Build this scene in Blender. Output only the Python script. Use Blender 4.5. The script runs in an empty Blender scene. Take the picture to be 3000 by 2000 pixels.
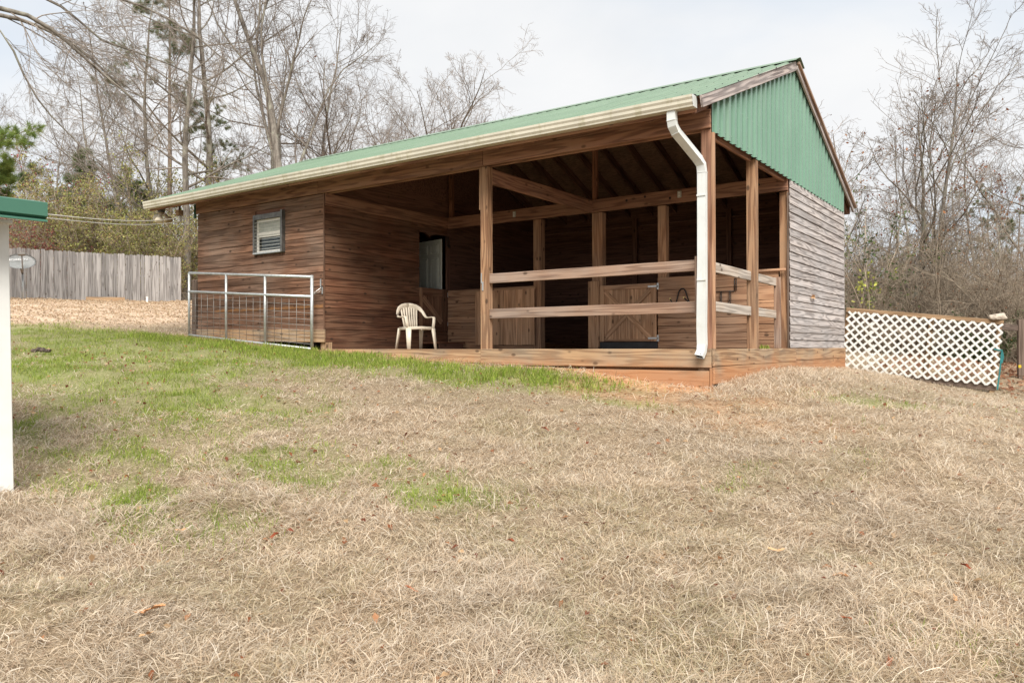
import bpy, bmesh, math, random
import numpy as np
from mathutils import Vector, Matrix, noise as mnoise
S = bpy.context.scene
COL = S.collection
R = math.radians
random.seed(4)

# ------------------------------------------------------------------ camera
CAM = np.array([3.703, -9.8633, 0.0338]); YAW = 0.6101; PITCH = 0.0069; ROLL = -0.0022; FPX = 2291.9
_f = np.array([-math.sin(YAW), math.cos(YAW), 0.0]); _r = np.array([math.cos(YAW), math.sin(YAW), 0.0]); _u = np.array([0, 0, 1.0])
F2 = _f * math.cos(PITCH) + _u * math.sin(PITCH); U2 = _u * math.cos(PITCH) - _f * math.sin(PITCH)
R3 = _r * math.cos(ROLL) + U2 * math.sin(ROLL); U3 = U2 * math.cos(ROLL) - _r * math.sin(ROLL)
cd = bpy.data.cameras.new('camera'); cam = bpy.data.objects.new('camera', cd); COL.objects.link(cam)
cd.sensor_width = 36.0; cd.sensor_fit = 'HORIZONTAL'; cd.lens = FPX / 3000 * 36; cd.clip_end = 2000; cd.clip_start = 0.05
cam.matrix_world = Matrix(((R3[0], U3[0], -F2[0], CAM[0]), (R3[1], U3[1], -F2[1], CAM[1]), (R3[2], U3[2], -F2[2], CAM[2]), (0, 0, 0, 1)))
S.camera = cam

def at(px, py, D):
    """world point at depth D metres (layout helper: photograph column/row to a place in the scene)"""
    return Vector(CAM + D * (F2 + R3 * (px - 1500) / FPX + U3 * (1000 - py) / FPX))

# ------------------------------------------------------------------ node helper
class NT:
    def __init__(s, tree): s.t = tree; s.n = tree.nodes; s.l = tree.links
    def add(s, typ, ins=None, **props):
        n = s.n.new(typ)
        for k, v in props.items(): setattr(n, k, v)
        if ins:
            for k, v in ins.items():
                sock = n.inputs[k]
                if isinstance(v, bpy.types.NodeSocket): s.l.new(v, sock)
                else: sock.default_value = v
        return n
    def math(s, op, a, b=0.0, c=None, clamp=False):
        n = s.add('ShaderNodeMath', operation=op, use_clamp=clamp)
        for i, v in enumerate((a, b) if c is None else (a, b, c)):
            if isinstance(v, bpy.types.NodeSocket): s.l.new(v, n.inputs[i])
            else: n.inputs[i].default_value = v
        return n.outputs[0]
    def vmath(s, op, a, b=(0, 0, 0)):
        n = s.add('ShaderNodeVectorMath', operation=op)
        for i, v in enumerate((a, b)):
            if isinstance(v, bpy.types.NodeSocket): s.l.new(v, n.inputs[i])
            else: n.inputs[i].default_value = v
        return n.outputs[0]
    def mix(s, f, a, b, blend='MIX'):
        n = s.add('ShaderNodeMix', data_type='RGBA', blend_type=blend)
        for k, v in ((0, f), (6, a), (7, b)):
            if isinstance(v, bpy.types.NodeSocket): s.l.new(v, n.inputs[k])
            else: n.inputs[k].default_value = v if k == 0 else (tuple(v) + (1,) if len(v) == 3 else v)
        return n.outputs[2]
    def ramp(s, f, lo, hi, smooth=True):
        n = s.add('ShaderNodeMapRange', interpolation_type='SMOOTHSTEP' if smooth else 'LINEAR')
        s.l.new(f, n.inputs[0]); n.inputs[1].default_value = lo; n.inputs[2].default_value = hi
        return n.outputs[0]
    def noise(s, vec, scale=1.0, detail=3.0, rough=0.55, dist=0.0):
        n = s.add('ShaderNodeTexNoise', {'Scale': scale, 'Detail': detail, 'Roughness': rough, 'Distortion': dist})
        s.l.new(vec, n.inputs['Vector']); return n.outputs[0]

# ------------------------------------------------------------------ world and sun
w = bpy.data.worlds.new('World'); S.world = w; w.use_nodes = True
SUN_EL, SUN_AZ = R(49), R(140)          # azimuth measured clockwise from +Y
k = NT(w.node_tree); k.n.clear()
sky = k.add('ShaderNodeTexSky', sky_type='NISHITA', sun_disc=False, sun_elevation=SUN_EL, sun_rotation=SUN_AZ, air_density=1.0, dust_density=1.5, ozone_density=1.0)
tc = k.add('ShaderNodeTexCoord').outputs['Generated']
sep = k.add('ShaderNodeSeparateXYZ', {0: tc})
zz = k.math('MAXIMUM', sep.outputs[2], 0.0)
den = k.math('ADD', zz, 0.22)
pl = k.add('ShaderNodeCombineXYZ', {0: k.math('DIVIDE', sep.outputs[0], den), 1: k.math('DIVIDE', sep.outputs[1], den), 2: 0.0}).outputs[0]
c1 = k.noise(k.vmath('ADD', pl, (3.1, 1.7, 0)), 0.75, 5, 0.5, 0.3)
c2 = k.noise(k.vmath('ADD', pl, (9.1, 4.2, 5)), 1.3, 5, 0.55, 0.4)
cover = k.ramp(c1, 0.30, 0.52)
cover = k.math('MULTIPLY_ADD', cover, 0.42, 0.58)
cloud = k.mix(k.ramp(c2, 0.36, 0.66), (4.6, 4.7, 4.83), (5.05, 5.08, 5.12))
pale = k.mix(0.55, sky.outputs[0], (3.9, 4.75, 5.5))
skyc = k.mix(cover, pale, cloud)
bg = k.add('ShaderNodeBackground', {'Color': skyc, 'Strength': 0.1})
k.l.new(bg.outputs[0], k.add('ShaderNodeOutputWorld').inputs[0])

sd = bpy.data.lights.new('sun', 'SUN'); sd.energy = 3.4; sd.angle = R(36); sd.color = (1.0, 0.95, 0.87)
sun = bpy.data.objects.new('sun', sd); COL.objects.link(sun)
sdir = Vector((math.sin(SUN_AZ) * math.cos(SUN_EL), math.cos(SUN_AZ) * math.cos(SUN_EL), math.sin(SUN_EL)))
sun.rotation_euler = sdir.to_track_quat('Z', 'Y').to_euler(); sun.location = (0, -20, 30)

S.view_settings.view_transform = 'Standard'; S.view_settings.look = 'None'; S.view_settings.gamma = 1.0
S.view_settings.exposure = 0.92; S.view_settings.use_curve_mapping = False
S.render.engine = 'CYCLES'
S.cycles.use_denoising = True
S.cycles.max_bounces = 6; S.cycles.diffuse_bounces = 4; S.cycles.glossy_bounces = 2; S.cycles.transmission_bounces = 3; S.cycles.transparent_max_bounces = 4

# ------------------------------------------------------------------ materials
MATS = {}
def new_mat(name):
    m = bpy.data.materials.new(name); m.use_nodes = True; k = NT(m.node_tree); k.n.clear(); MATS[name] = m
    out = k.add('ShaderNodeOutputMaterial'); return m, k, out
def plain(name, col, rough=0.6, metal=0.0, var=0.12, scale=6.0, spec=0.5, dirt=None, bump=0.0):
    m, k, out = new_mat(name)
    tcn = k.add('ShaderNodeTexCoord').outputs['Object']
    n = k.noise(tcn, scale, 5, 0.6)
    dk = tuple(c * (1 - var * 1.5) for c in col); lt = tuple(min(1, c * (1 + var)) for c in col)
    c = k.mix(k.ramp(n, 0.3, 0.7), dk, lt)
    if dirt:
        n2 = k.noise(k.vmath('MULTIPLY', k.add('ShaderNodeNewGeometry').outputs['Position'], (1, 1, dirt[5] if len(dirt) > 5 else 1)), dirt[1], 6, 0.7)
        c = k.mix(k.math('MULTIPLY', k.ramp(n2, dirt[2], dirt[3]), dirt[4]), c, dirt[0])
    p = k.add('ShaderNodeBsdfPrincipled', {'Base Color': c, 'Roughness': rough, 'Metallic': metal, 'Specular IOR Level': spec})
    if bump: 
        b = k.add('ShaderNodeBump', {'Strength': bump, 'Distance': 0.01, 'Height': n}); k.l.new(b.outputs[0], p.inputs['Normal'])
    k.l.new(p.outputs[0], out.inputs[0]); return m

def wood(name, a, b, knotc=(0.05, 0.03, 0.02), grey=None, greyamt=0.0, ring=26.0, contrast=0.8, tone=0.35, knots=0.75, rough=0.85, extra=None, streak=0.72, wz=1.0):
    """boards run along their own local X; a = light growth, b = dark growth rings"""
    m, k, out = new_mat(name)
    oc = k.add('ShaderNodeTexCoord').outputs['Object']
    rnd = k.add('ShaderNodeObjectInfo').outputs['Random']
    off = k.add('ShaderNodeCombineXYZ', {0: k.math('MULTIPLY', rnd, 71.0), 1: k.math('MULTIPLY', rnd, 33.0), 2: k.math('MULTIPLY', rnd, 117.0)}).outputs[0]
    v = k.vmath('ADD', oc, off)
    n = k.noise(k.vmath('MULTIPLY', v, (0.42, 7.0, 7.0)), 1.0, 2.0, 0.5, 0.15)
    ringv = k.math('SINE', k.math('MULTIPLY', n, ring * 6.28 / 4.0))
    ringv = k.ramp(ringv, -0.6, 1.0)
    fib = k.noise(k.vmath('MULTIPLY', v, (2.2, 95, 95)), 1.0, 3, 0.6)
    g = k.math('ADD', k.math('MULTIPLY', ringv, contrast), k.math('MULTIPLY', k.math('SUBTRACT', fib, 0.5), 1.1), clamp=True)
    c = k.mix(g, a, b)
    # weathered long streaks
    st = k.noise(k.vmath('MULTIPLY', v, (0.9, 22, 22)), 1.0, 4, 0.6)
    c = k.mix(k.math('MULTIPLY', k.ramp(st, 0.48, 0.75), streak), c, tuple(x * 0.42 for x in b))
    if grey:
        wn = k.noise(k.vmath('MULTIPLY', k.add('ShaderNodeNewGeometry').outputs['Position'], (0.8, 0.8, 0.9 * wz)), 1.0, 4, 0.6)
        c = k.mix(k.math('MULTIPLY', k.ramp(wn, 0.35, 0.68), greyamt), c, k.mix(g, grey, tuple(x * 0.55 for x in grey)))
    # knots
    vo = k.add('ShaderNodeTexVoronoi', {'Scale': 1.0, 'Randomness': 1.0}); k.l.new(k.vmath('MULTIPLY', v, (4.2, 7.5, 7.5)), vo.inputs['Vector'])
    kn = k.math('MULTIPLY', k.math('SUBTRACT', 1.0, k.ramp(vo.outputs['Distance'], 0.10, 0.24)), k.math('LESS_THAN', k.add('ShaderNodeSeparateColor', {0: vo.outputs['Color']}).outputs[0], 0.36))
    c = k.mix(k.math('MULTIPLY', kn, knots), c, knotc)
    tn = k.math('MULTIPLY_ADD', k.math('FRACT', k.math('MULTIPLY', rnd, 17.31)), tone, 1.0 - tone * 0.5)
    c = k.mix(1.0, c, k.add('ShaderNodeCombineXYZ', {0: tn, 1: tn, 2: tn}).outputs[0], 'MULTIPLY')
    if extra: c = extra(k, c)
    p = k.add('ShaderNodeBsdfPrincipled', {'Base Color': c, 'Roughness': rough, 'Specular IOR Level': 0.25})
    bp = k.add('ShaderNodeBump', {'Strength': 0.35, 'Distance': 0.006, 'Height': k.math('ADD', g, k.math('MULTIPLY', kn, 0.8))}); k.l.new(bp.outputs[0], p.inputs['Normal'])
    k.l.new(p.outputs[0], out.inputs[0]); return m

def scraped(k, c):
    """raw orange scrape left along the wall where the gate swings"""
    pos = k.add('ShaderNodeSeparateXYZ', {0: k.add('ShaderNodeNewGeometry').outputs['Position']})
    line = k.math('MULTIPLY_ADD', pos.outputs[0], 0.0, 0.79)
    nn = k.noise(k.add('ShaderNodeNewGeometry').outputs['Position'], 5.0, 5, 0.7)
    d = k.math('ABSOLUTE', k.math('SUBTRACT', pos.outputs[2], k.math('ADD', line, k.math('MULTIPLY', k.math('SUBTRACT', nn, 0.5), 0.16))))
    f = k.math('SUBTRACT', 1.0, k.ramp(d, 0.012, 0.04))
    xr = k.math('MULTIPLY', k.ramp(pos.outputs[0], -11.0, -10.6), k.ramp(k.math('MULTIPLY', pos.outputs[0], -1.0), 7.42, 7.5))
    f = k.math('MULTIPLY', k.math('MULTIPLY', f, xr), k.ramp(nn, 0.32, 0.5))
    c = k.mix(k.math('MULTIPLY', f, 0.8), c, (0.42, 0.20, 0.07))
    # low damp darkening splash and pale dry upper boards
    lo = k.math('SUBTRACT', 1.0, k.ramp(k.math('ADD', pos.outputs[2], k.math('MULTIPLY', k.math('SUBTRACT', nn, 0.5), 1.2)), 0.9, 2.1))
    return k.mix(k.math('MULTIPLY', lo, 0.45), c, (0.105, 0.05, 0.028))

def claystain(k, c):
    pos = k.add('ShaderNodeSeparateXYZ', {0: k.add('ShaderNodeNewGeometry').outputs['Position']})
    nn = k.noise(k.add('ShaderNodeNewGeometry').outputs['Position'], 2.2, 5, 0.65)
    f = k.math('SUBTRACT', 1.0, k.ramp(k.math('ADD', pos.outputs[2], k.math('MULTIPLY', k.math('SUBTRACT', nn, 0.5), 0.5)), -0.38, -0.08))
    return k.mix(k.math('MULTIPLY', f, 0.7), c, (0.42, 0.19, 0.085))

wood('wall_wood', (0.25, 0.132, 0.082), (0.115, 0.054, 0.032), grey=(0.275, 0.195, 0.148), greyamt=0.7, extra=scraped, tone=0.5, knots=0.9)
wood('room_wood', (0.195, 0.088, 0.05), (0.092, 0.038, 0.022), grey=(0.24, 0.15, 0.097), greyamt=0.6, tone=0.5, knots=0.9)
wood('beam_wood', (0.35, 0.185, 0.12), (0.175, 0.085, 0.055), grey=(0.33, 0.22, 0.15), greyamt=0.35, tone=0.2, knots=0.6)
wood('inner_wood', (0.30, 0.14, 0.085), (0.17, 0.075, 0.045), tone=0.25)
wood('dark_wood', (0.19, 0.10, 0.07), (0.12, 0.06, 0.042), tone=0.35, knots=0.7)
wood('rafter_wood', (0.24, 0.13, 0.09), (0.15, 0.078, 0.055), tone=0.25)
wood('post_wood', (0.41, 0.235, 0.13), (0.17, 0.08, 0.042), grey=(0.31, 0.215, 0.145), greyamt=0.55, streak=0.7, tone=0.15, knots=0.8)
wood('rim_wood', (0.45, 0.29, 0.165), (0.27, 0.15, 0.08), grey=(0.345, 0.275, 0.20), greyamt=0.85, streak=0.7, extra=claystain, tone=0.2, knots=0.7)
wood('rail_wood', (0.34, 0.22, 0.155), (0.19, 0.11, 0.075), grey=(0.36, 0.29, 0.245), greyamt=0.6, tone=0.15)
wood('grey_rail', (0.50, 0.425, 0.355), (0.31, 0.245, 0.195), grey=(0.48, 0.445, 0.405), greyamt=0.7, tone=0.1)
wood('stall_wood', (0.50, 0.29, 0.17), (0.31, 0.16, 0.09), grey=(0.34, 0.25, 0.19), greyamt=0.5, tone=0.35)
wood('door_wood', (0.62, 0.38, 0.23), (0.43, 0.235, 0.13), grey=(0.52, 0.37, 0.26), greyamt=0.4, tone=0.3)
wood('gable_wood', (0.47, 0.425, 0.405), (0.145, 0.125, 0.12), grey=(0.42, 0.395, 0.39), greyamt=0.8, contrast=0.7, ring=40, tone=0.3, streak=0.75, knotc=(0.16, 0.12, 0.10), knots=0.4, wz=3.0)
wood('barge_wood', (0.50, 0.43, 0.40), (0.17, 0.14, 0.14), grey=(0.45, 0.41, 0.40), greyamt=0.8, streak=0.9, tone=0.1)
wood('fence_wood', (0.345, 0.33, 0.32), (0.20, 0.185, 0.178), grey=(0.315, 0.305, 0.30), greyamt=0.4, tone=0.55, streak=0.85, knotc=(0.10, 0.075, 0.06), knots=0.8)
wood('old_post', (0.17, 0.125, 0.10), (0.09, 0.065, 0.05), tone=0.3)
wood('lattice_rail_wood', (0.33, 0.22, 0.13), (0.20, 0.125, 0.07), tone=0.2)
wood('raw_board', (0.50, 0.35, 0.22), (0.36, 0.23, 0.13), tone=0.1)

def osb():
    m, k, out = new_mat('osb')
    oc = k.add('ShaderNodeTexCoord').outputs['Object']
    vo = k.add('ShaderNodeTexVoronoi', {'Scale': 1.0}); k.l.new(k.vmath('MULTIPLY', oc, (14, 40, 40)), vo.inputs['Vector'])
    n = k.noise(oc, 3.0, 4)
    c = k.mix(k.add('ShaderNodeSeparateColor', {0: vo.outputs['Color']}).outputs[0], (0.19, 0.12, 0.085), (0.36, 0.225, 0.155))
    c = k.mix(k.math('MULTIPLY', k.ramp(n, 0.4, 0.7), 0.5), c, (0.16, 0.10, 0.075))
    p = k.add('ShaderNodeBsdfPrincipled', {'Base Color': c, 'Roughness': 0.8, 'Specular IOR Level': 0.2}); k.l.new(p.outputs[0], out.inputs[0])
osb()
plain('green_roof', (0.135, 0.208, 0.138), 0.40, var=0.06, scale=1.2, spec=0.55, dirt=((0.18, 0.24, 0.165), 1.3, 0.45, 0.75, 0.4))
plain('green_gable', (0.135, 0.255, 0.185), 0.33, var=0.05, scale=1.0, spec=0.5, dirt=((0.22, 0.31, 0.24), 6.0, 0.48, 0.72, 0.45, .08))
plain('green_trim', (0.048, 0.145, 0.10), 0.35, var=0.05, scale=2.0, spec=0.5)
plain('gutter_white', (0.53, 0.50, 0.41), 0.45, var=0.06, scale=2.0, dirt=((0.30, 0.28, 0.16), 7.0, 0.48, 0.72, 0.6, .3))
plain('downspout_white', (0.585, 0.61, 0.60), 0.4, var=0.05, scale=2.5, dirt=((0.40, 0.36, 0.24), 9.0, 0.52, 0.78, 0.6, .25))
plain('black_hole', (0.012, 0.011, 0.011), 0.9)
plain('black_rubber', (0.018, 0.019, 0.021), 0.55, var=0.3, bump=0.5)
plain('closure_foam', (0.03, 0.03, 0.035), 0.9)
plain('galvanised', (0.50, 0.525, 0.53), 0.42, metal=0.55, var=0.12, scale=14, dirt=((0.36, 0.34, 0.30), 6, 0.55, 0.8, 0.5))
plain('wire', (0.26, 0.25, 0.235), 0.5, metal=0.6, var=0.2)
plain('window_metal', (0.14, 0.14, 0.135), 0.45, metal=0.4, var=0.25, scale=9)
plain('window_bar', (0.55, 0.54, 0.50), 0.5, var=0.15)
plain('white_vinyl', (0.74, 0.72, 0.66), 0.4, var=0.05)
plain('lattice_white', (0.60, 0.60, 0.575), 0.45, var=0.06, scale=3.0, dirt=((0.52, 0.50, 0.40), 2.0, 0.5, 0.8, 0.5))
plain('white_paint', (0.64, 0.645, 0.625), 0.5, var=0.05, scale=3.0, dirt=((0.50, 0.47, 0.42), 4.0, 0.62, 0.85, 0.5))
plain('chair_plastic', (0.56, 0.49, 0.395), 0.42, var=0.06, scale=5.0, dirt=((0.42, 0.36, 0.28), 7.0, 0.55, 0.85, 0.45))
plain('door_paint', (0.64, 0.68, 0.62), 0.45, var=0.05)
plain('iron_black', (0.025, 0.024, 0.024), 0.4, metal=0.3)
plain('brass_tip', (0.75, 0.60, 0.25), 0.35)
plain('steel', (0.55, 0.56, 0.56), 0.35, metal=0.8)
plain('lamp_beige', (0.66, 0.585, 0.46), 0.5, var=0.1)
plain('lamp_brown', (0.40, 0.31, 0.20), 0.5, var=0.12)
plain('box_white', (0.72, 0.72, 0.70), 0.5)
plain('outlet_plate', (0.50, 0.50, 0.45), 0.45)
plain('blind', (0.40, 0.415, 0.365), 0.35, var=0.15, scale=7)
plain('dish_grey', (0.44, 0.46, 0.465), 0.45, var=0.04)
plain('dish_dark', (0.17, 0.155, 0.14), 0.5)
plain('dish_white', (0.82, 0.82, 0.82), 0.5)
plain('pvc_white', (0.82, 0.82, 0.80), 0.35)
plain('teal_strap', (0.008, 0.145, 0.15), 0.6)
plain('yellow_tag', (0.75, 0.52, 0.03), 0.5)
plain('litter_brown', (0.20, 0.135, 0.09), 0.9, var=0.4, scale=20)
plain('stone', (0.47, 0.41, 0.34), 0.9, var=0.25, scale=9.0, bump=0.6)
plain('bark_log', (0.085, 0.062, 0.05), 0.95, var=0.5, scale=18, bump=1.0)
plain('cable', (0.62, 0.60, 0.55), 0.6)
plain('dirt_floor', (0.26, 0.17, 0.11), 0.95, var=0.2)
plain('clay', (0.40, 0.19, 0.09), 0.95, var=0.2, scale=4)

def glass():
    m, k, out = new_mat('window_glass')
    a = k.add('ShaderNodeBsdfTransparent', {'Color': (.85, .88, .87, 1)}); b = k.add('ShaderNodeBsdfGlossy', {'Color': (.8, .84, .82, 1), 'Roughness': .06}); mx = k.add('ShaderNodeMixShader', {0: .08})
    k.l.new(a.outputs[0], mx.inputs[1]); k.l.new(b.outputs[0], mx.inputs[2]); k.l.new(mx.outputs[0], out.inputs[0])
glass()

def bark(name, a, b, lich=None):
    m, k, out = new_mat(name)
    oc = k.add('ShaderNodeTexCoord').outputs['Object']
    n = k.noise(k.vmath('MULTIPLY', oc, (9, 9, 2.0)), 1.0, 5, 0.65)
    c = k.mix(k.ramp(n, 0.35, 0.66), a, b)
    if lich:
        c = k.mix(k.math('MULTIPLY', k.ramp(k.noise(oc, 1.7, 5, 0.65), 0.48, 0.66), 0.6), c, lich)
    rnd = k.add('ShaderNodeObjectInfo').outputs['Random']
    tn = k.math('MULTIPLY_ADD', rnd, 0.4, 0.8)
    c = k.mix(1.0, c, k.add('ShaderNodeCombineXYZ', {0: tn, 1: tn, 2: tn}).outputs[0], 'MULTIPLY')
    p = k.add('ShaderNodeBsdfPrincipled', {'Base Color': c, 'Roughness': 0.95, 'Specular IOR Level': 0.1}); k.l.new(p.outputs[0], out.inputs[0])
bark('bark_grey', (0.115, 0.10, 0.086), (0.245, 0.22, 0.19), (0.36, 0.36, 0.29))
bark('bark_twig', (0.165, 0.14, 0.122), (0.285, 0.245, 0.212))
bark('bark_dark', (0.085, 0.068, 0.055), (0.19, 0.155, 0.125), (0.27, 0.28, 0.22))
bark('bark_brush', (0.20, 0.16, 0.12), (0.34, 0.285, 0.22))
bark('bark_pine', (0.13, 0.095, 0.075), (0.27, 0.21, 0.165), (0.30, 0.29, 0.25))

def attr_leaf(name, trans=0.25, rough=0.8, var=0.0):
    m, k, out = new_mat(name)
    c = k.add('ShaderNodeAttribute', attribute_name='col').outputs['Color']
    if var:
        rnd = k.add('ShaderNodeObjectInfo').outputs['Random']
        tn = k.math('MULTIPLY_ADD', rnd, var, 1.0 - var / 2)
        c = k.mix(1.0, c, k.add('ShaderNodeCombineXYZ', {0: tn, 1: tn, 2: tn}).outputs[0], 'MULTIPLY')
    d = k.add('ShaderNodeBsdfDiffuse', {'Color': c}); t = k.add('ShaderNodeBsdfTranslucent', {'Color': c})
    mx = k.add('ShaderNodeMixShader', {0: trans}); k.l.new(d.outputs[0], mx.inputs[1]); k.l.new(t.outputs[0], mx.inputs[2]); k.l.new(mx.outputs[0], out.inputs[0])
attr_leaf('leaf_col', 0.3, var=0.3)
attr_leaf('grass_col', 0.42)
def leaf_plain(name, a, b):
    m, k, out = new_mat(name)
    rnd = k.add('ShaderNodeObjectInfo').outputs['Random']
    n = k.noise(k.add('ShaderNodeTexCoord').outputs['Object'], 30, 4)
    c = k.mix(rnd, a, b); c = k.mix(k.math('MULTIPLY', k.ramp(n, 0.4, 0.7), 0.4), c, tuple(x * 0.5 for x in b))
    p = k.add('ShaderNodeBsdfPrincipled', {'Base Color': c, 'Roughness': 0.75, 'Specular IOR Level': 0.2}); k.l.new(p.outputs[0], out.inputs[0])
leaf_plain('oak_leaf', (0.46, 0.22, 0.10), (0.55, 0.36, 0.20))
leaf_plain('red_leaf', (0.22, 0.055, 0.025), (0.33, 0.11, 0.05))

def ground_mat():
    m, k, out = new_mat('ground')
    pos = k.add('ShaderNodeNewGeometry').outputs['Position']
    a = k.noise(pos, 1.1, 5, 0.6); b = k.noise(pos, 14, 5, 0.7); d = k.noise(pos, 70, 4, 0.7)
    fa = k.noise(k.vmath('MULTIPLY', pos, (260, 30, 60)), 1.0, 2, 0.5); fb = k.noise(k.vmath('MULTIPLY', pos, (30, 260, 60)), 1.0, 2, 0.5)
    sel = k.ramp(k.noise(pos, 5.0, 2, 0.5), 0.45, 0.55); fibre = k.math('ADD', k.math('MULTIPLY', fa, sel), k.math('MULTIPLY', fb, k.math('SUBTRACT', 1.0, sel)))
    c = k.mix(k.ramp(b, 0.35, 0.65), (0.21, 0.155, 0.10), (0.36, 0.28, 0.19))  # browns darkened: shadow gaps between the grass blades are put into this colour
    c = k.mix(k.ramp(fibre, 0.50, 0.62), k.mix(0.55, c, (0.10, 0.07, 0.045)), k.mix(0.5, c, (0.60, 0.49, 0.36)))
    c = k.mix(k.math('MULTIPLY', k.ramp(d, 0.45, 0.7), 0.75), c, (0.11, 0.08, 0.052))
    c = k.mix(k.math('MULTIPLY', k.ramp(a, 0.5, 0.75), 0.35), c, (0.23, 0.20, 0.11))
    clay = k.add('ShaderNodeAttribute', attribute_name='clay').outputs['Fac']
    c = k.mix(clay, c, k.mix(k.ramp(b, 0.35, 0.65), (0.42, 0.20, 0.095), (0.50, 0.32, 0.19)))
    gnn = k.add('ShaderNodeAttribute', attribute_name='green').outputs['Fac']
    c = k.mix(k.math('MULTIPLY', gnn, .6), c, (0.17, 0.22, 0.06))
    lit = k.add('ShaderNodeAttribute', attribute_name='litter').outputs['Fac']
    c = k.mix(lit, c, k.mix(k.ramp(k.noise(pos, 22, 5, 0.7), 0.4, 0.62), (0.44, 0.32, 0.23), (0.60, 0.475, 0.36)))
    p = k.add('ShaderNodeBsdfPrincipled', {'Base Color': c, 'Roughness': 0.95, 'Specular IOR Level': 0.1})
    bp = k.add('ShaderNodeBump', {'Strength': 0.8, 'Distance': 0.03, 'Height': b}); k.l.new(bp.outputs[0], p.inputs['Normal'])
    k.l.new(p.outputs[0], out.inputs[0])
ground_mat()

# ------------------------------------------------------------------ object helpers
W = {}
def link(o, parent=None, M=None):
    COL.objects.link(o); M = M or Matrix(); W[o.name] = M
    if parent is not None: o.parent = parent; o.matrix_basis = W[parent.name].inverted() @ M
    else: o.matrix_basis = M
    return o
def tag(o, label=None, cat=None, group=None, kind=None):
    if label: o['label'] = label
    if cat: o['category'] = cat
    if group: o['group'] = group
    if kind: o['kind'] = kind
    return o
def thing(name, loc, label, cat, group=None, rz=0.0):
    e = bpy.data.objects.new(name, None); e.empty_display_size = 0.2
    link(e, None, Matrix.Translation(loc) @ Matrix.Rotation(rz, 4, 'Z')); return tag(e, label, cat, group)
def obj(name, me, mat, parent=None, M=None):
    if mat and not me.materials: me.materials.append(MATS[mat])
    elif mat and me.materials[0] != MATS[mat]:
        me = me.copy(); me.materials[0] = MATS[mat]
    return link(bpy.data.objects.new(name, me), parent, M)
def from_bm(bm, name='m', smooth=False):
    me = bpy.data.meshes.new(name); bm.normal_update(); bm.to_mesh(me); bm.free()
    if smooth: me.polygons.foreach_set('use_smooth', [True] * len(me.polygons))
    return me
def pymesh(verts, faces, name='m', smooth=False):
    me = bpy.data.meshes.new(name); me.from_pydata([tuple(v) for v in verts], [], faces); me.update()
    if smooth: me.polygons.foreach_set('use_smooth', [True] * len(me.polygons))
    return me
def npmesh(verts, loops, sizes, name='m', smooth=False, col=None):
    me = bpy.data.meshes.new(name); nv = len(verts); me.vertices.add(nv); me.vertices.foreach_set('co', np.ascontiguousarray(verts, dtype=np.float32).ravel())
    me.loops.add(len(loops)); me.loops.foreach_set('vertex_index', np.ascontiguousarray(loops, dtype=np.int32))
    st = np.zeros(len(sizes), np.int32); st[1:] = np.cumsum(sizes)[:-1]
    me.polygons.add(len(sizes)); me.polygons.foreach_set('loop_start', st)
    try: me.polygons.foreach_set('loop_total', np.asarray(sizes, np.int32))
    except Exception: pass
    if smooth: me.polygons.foreach_set('use_smooth', np.ones(len(sizes), bool))
    if col is not None:
        a = me.attributes.new('col', 'FLOAT_COLOR', 'POINT'); c4 = np.ones((nv, 4), np.float32); c4[:, :3] = col; a.data.foreach_set('color', c4.ravel())
    me.update(calc_edges=True); return me
_BOX = {}
def box_mesh(L, T, H, bev=0.004, mat=None):
    key = (round(L, 3), round(T, 3), round(H, 3), bev, mat)
    if key not in _BOX:
        bm = bmesh.new(); bmesh.ops.create_cube(bm, size=1.0, matrix=Matrix.Diagonal((L, T, H, 1)))
        if bev: bmesh.ops.bevel(bm, geom=list(bm.edges), offset=min(bev, T * 0.3, H * 0.3), segments=1, affect='EDGES')
        _BOX[key] = from_bm(bm, 'board')
    return _BOX[key]
def beam(name, p0, p1, t, h, mat, parent, side=None, bev=0.005, roll=0.0):
    """a board from p0 to p1 (centre line); h measured along the direction nearest to 'side' (default up)"""
    p0 = Vector(p0); p1 = Vector(p1); x = (p1 - p0); L = x.length; x.normalize()
    up = Vector(side) if side is not None else (Vector((0, 0, 1)) if abs(x.z) < 0.9 else Vector((1, 0, 0)))
    y = up.cross(x).normalized(); z = x.cross(y)
    Mr = Matrix((x, y, z)).transposed().to_4x4()
    if roll: Mr = Mr @ Matrix.Rotation(roll, 4, 'X')
    return obj(name, box_mesh(L, t, h, bev, mat), mat, parent, Matrix.Translation((p0 + p1) / 2) @ Mr)
def bx(name, x0, x1, y0, y1, z0, z1, mat, parent, bev=0.005, along=None):
    """axis-aligned board; grain along its longest side"""
    d = {'x': x1 - x0, 'y': y1 - y0, 'z': z1 - z0}; a = along or max(d, key=d.get); c = Vector(((x0 + x1) / 2, (y0 + y1) / 2, (z0 + z1) / 2))
    if a == 'x': return beam(name, (x0, c.y, c.z), (x1, c.y, c.z), d['y'], d['z'], mat, parent, bev=bev)
    if a == 'y': return beam(name, (c.x, y0, c.z), (c.x, y1, c.z), d['x'], d['z'], mat, parent, bev=bev)
    return beam(name, (c.x, c.y, z0), (c.x, c.y, z1), d['y'], d['x'], mat, parent, side=(1, 0, 0), bev=bev)
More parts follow.
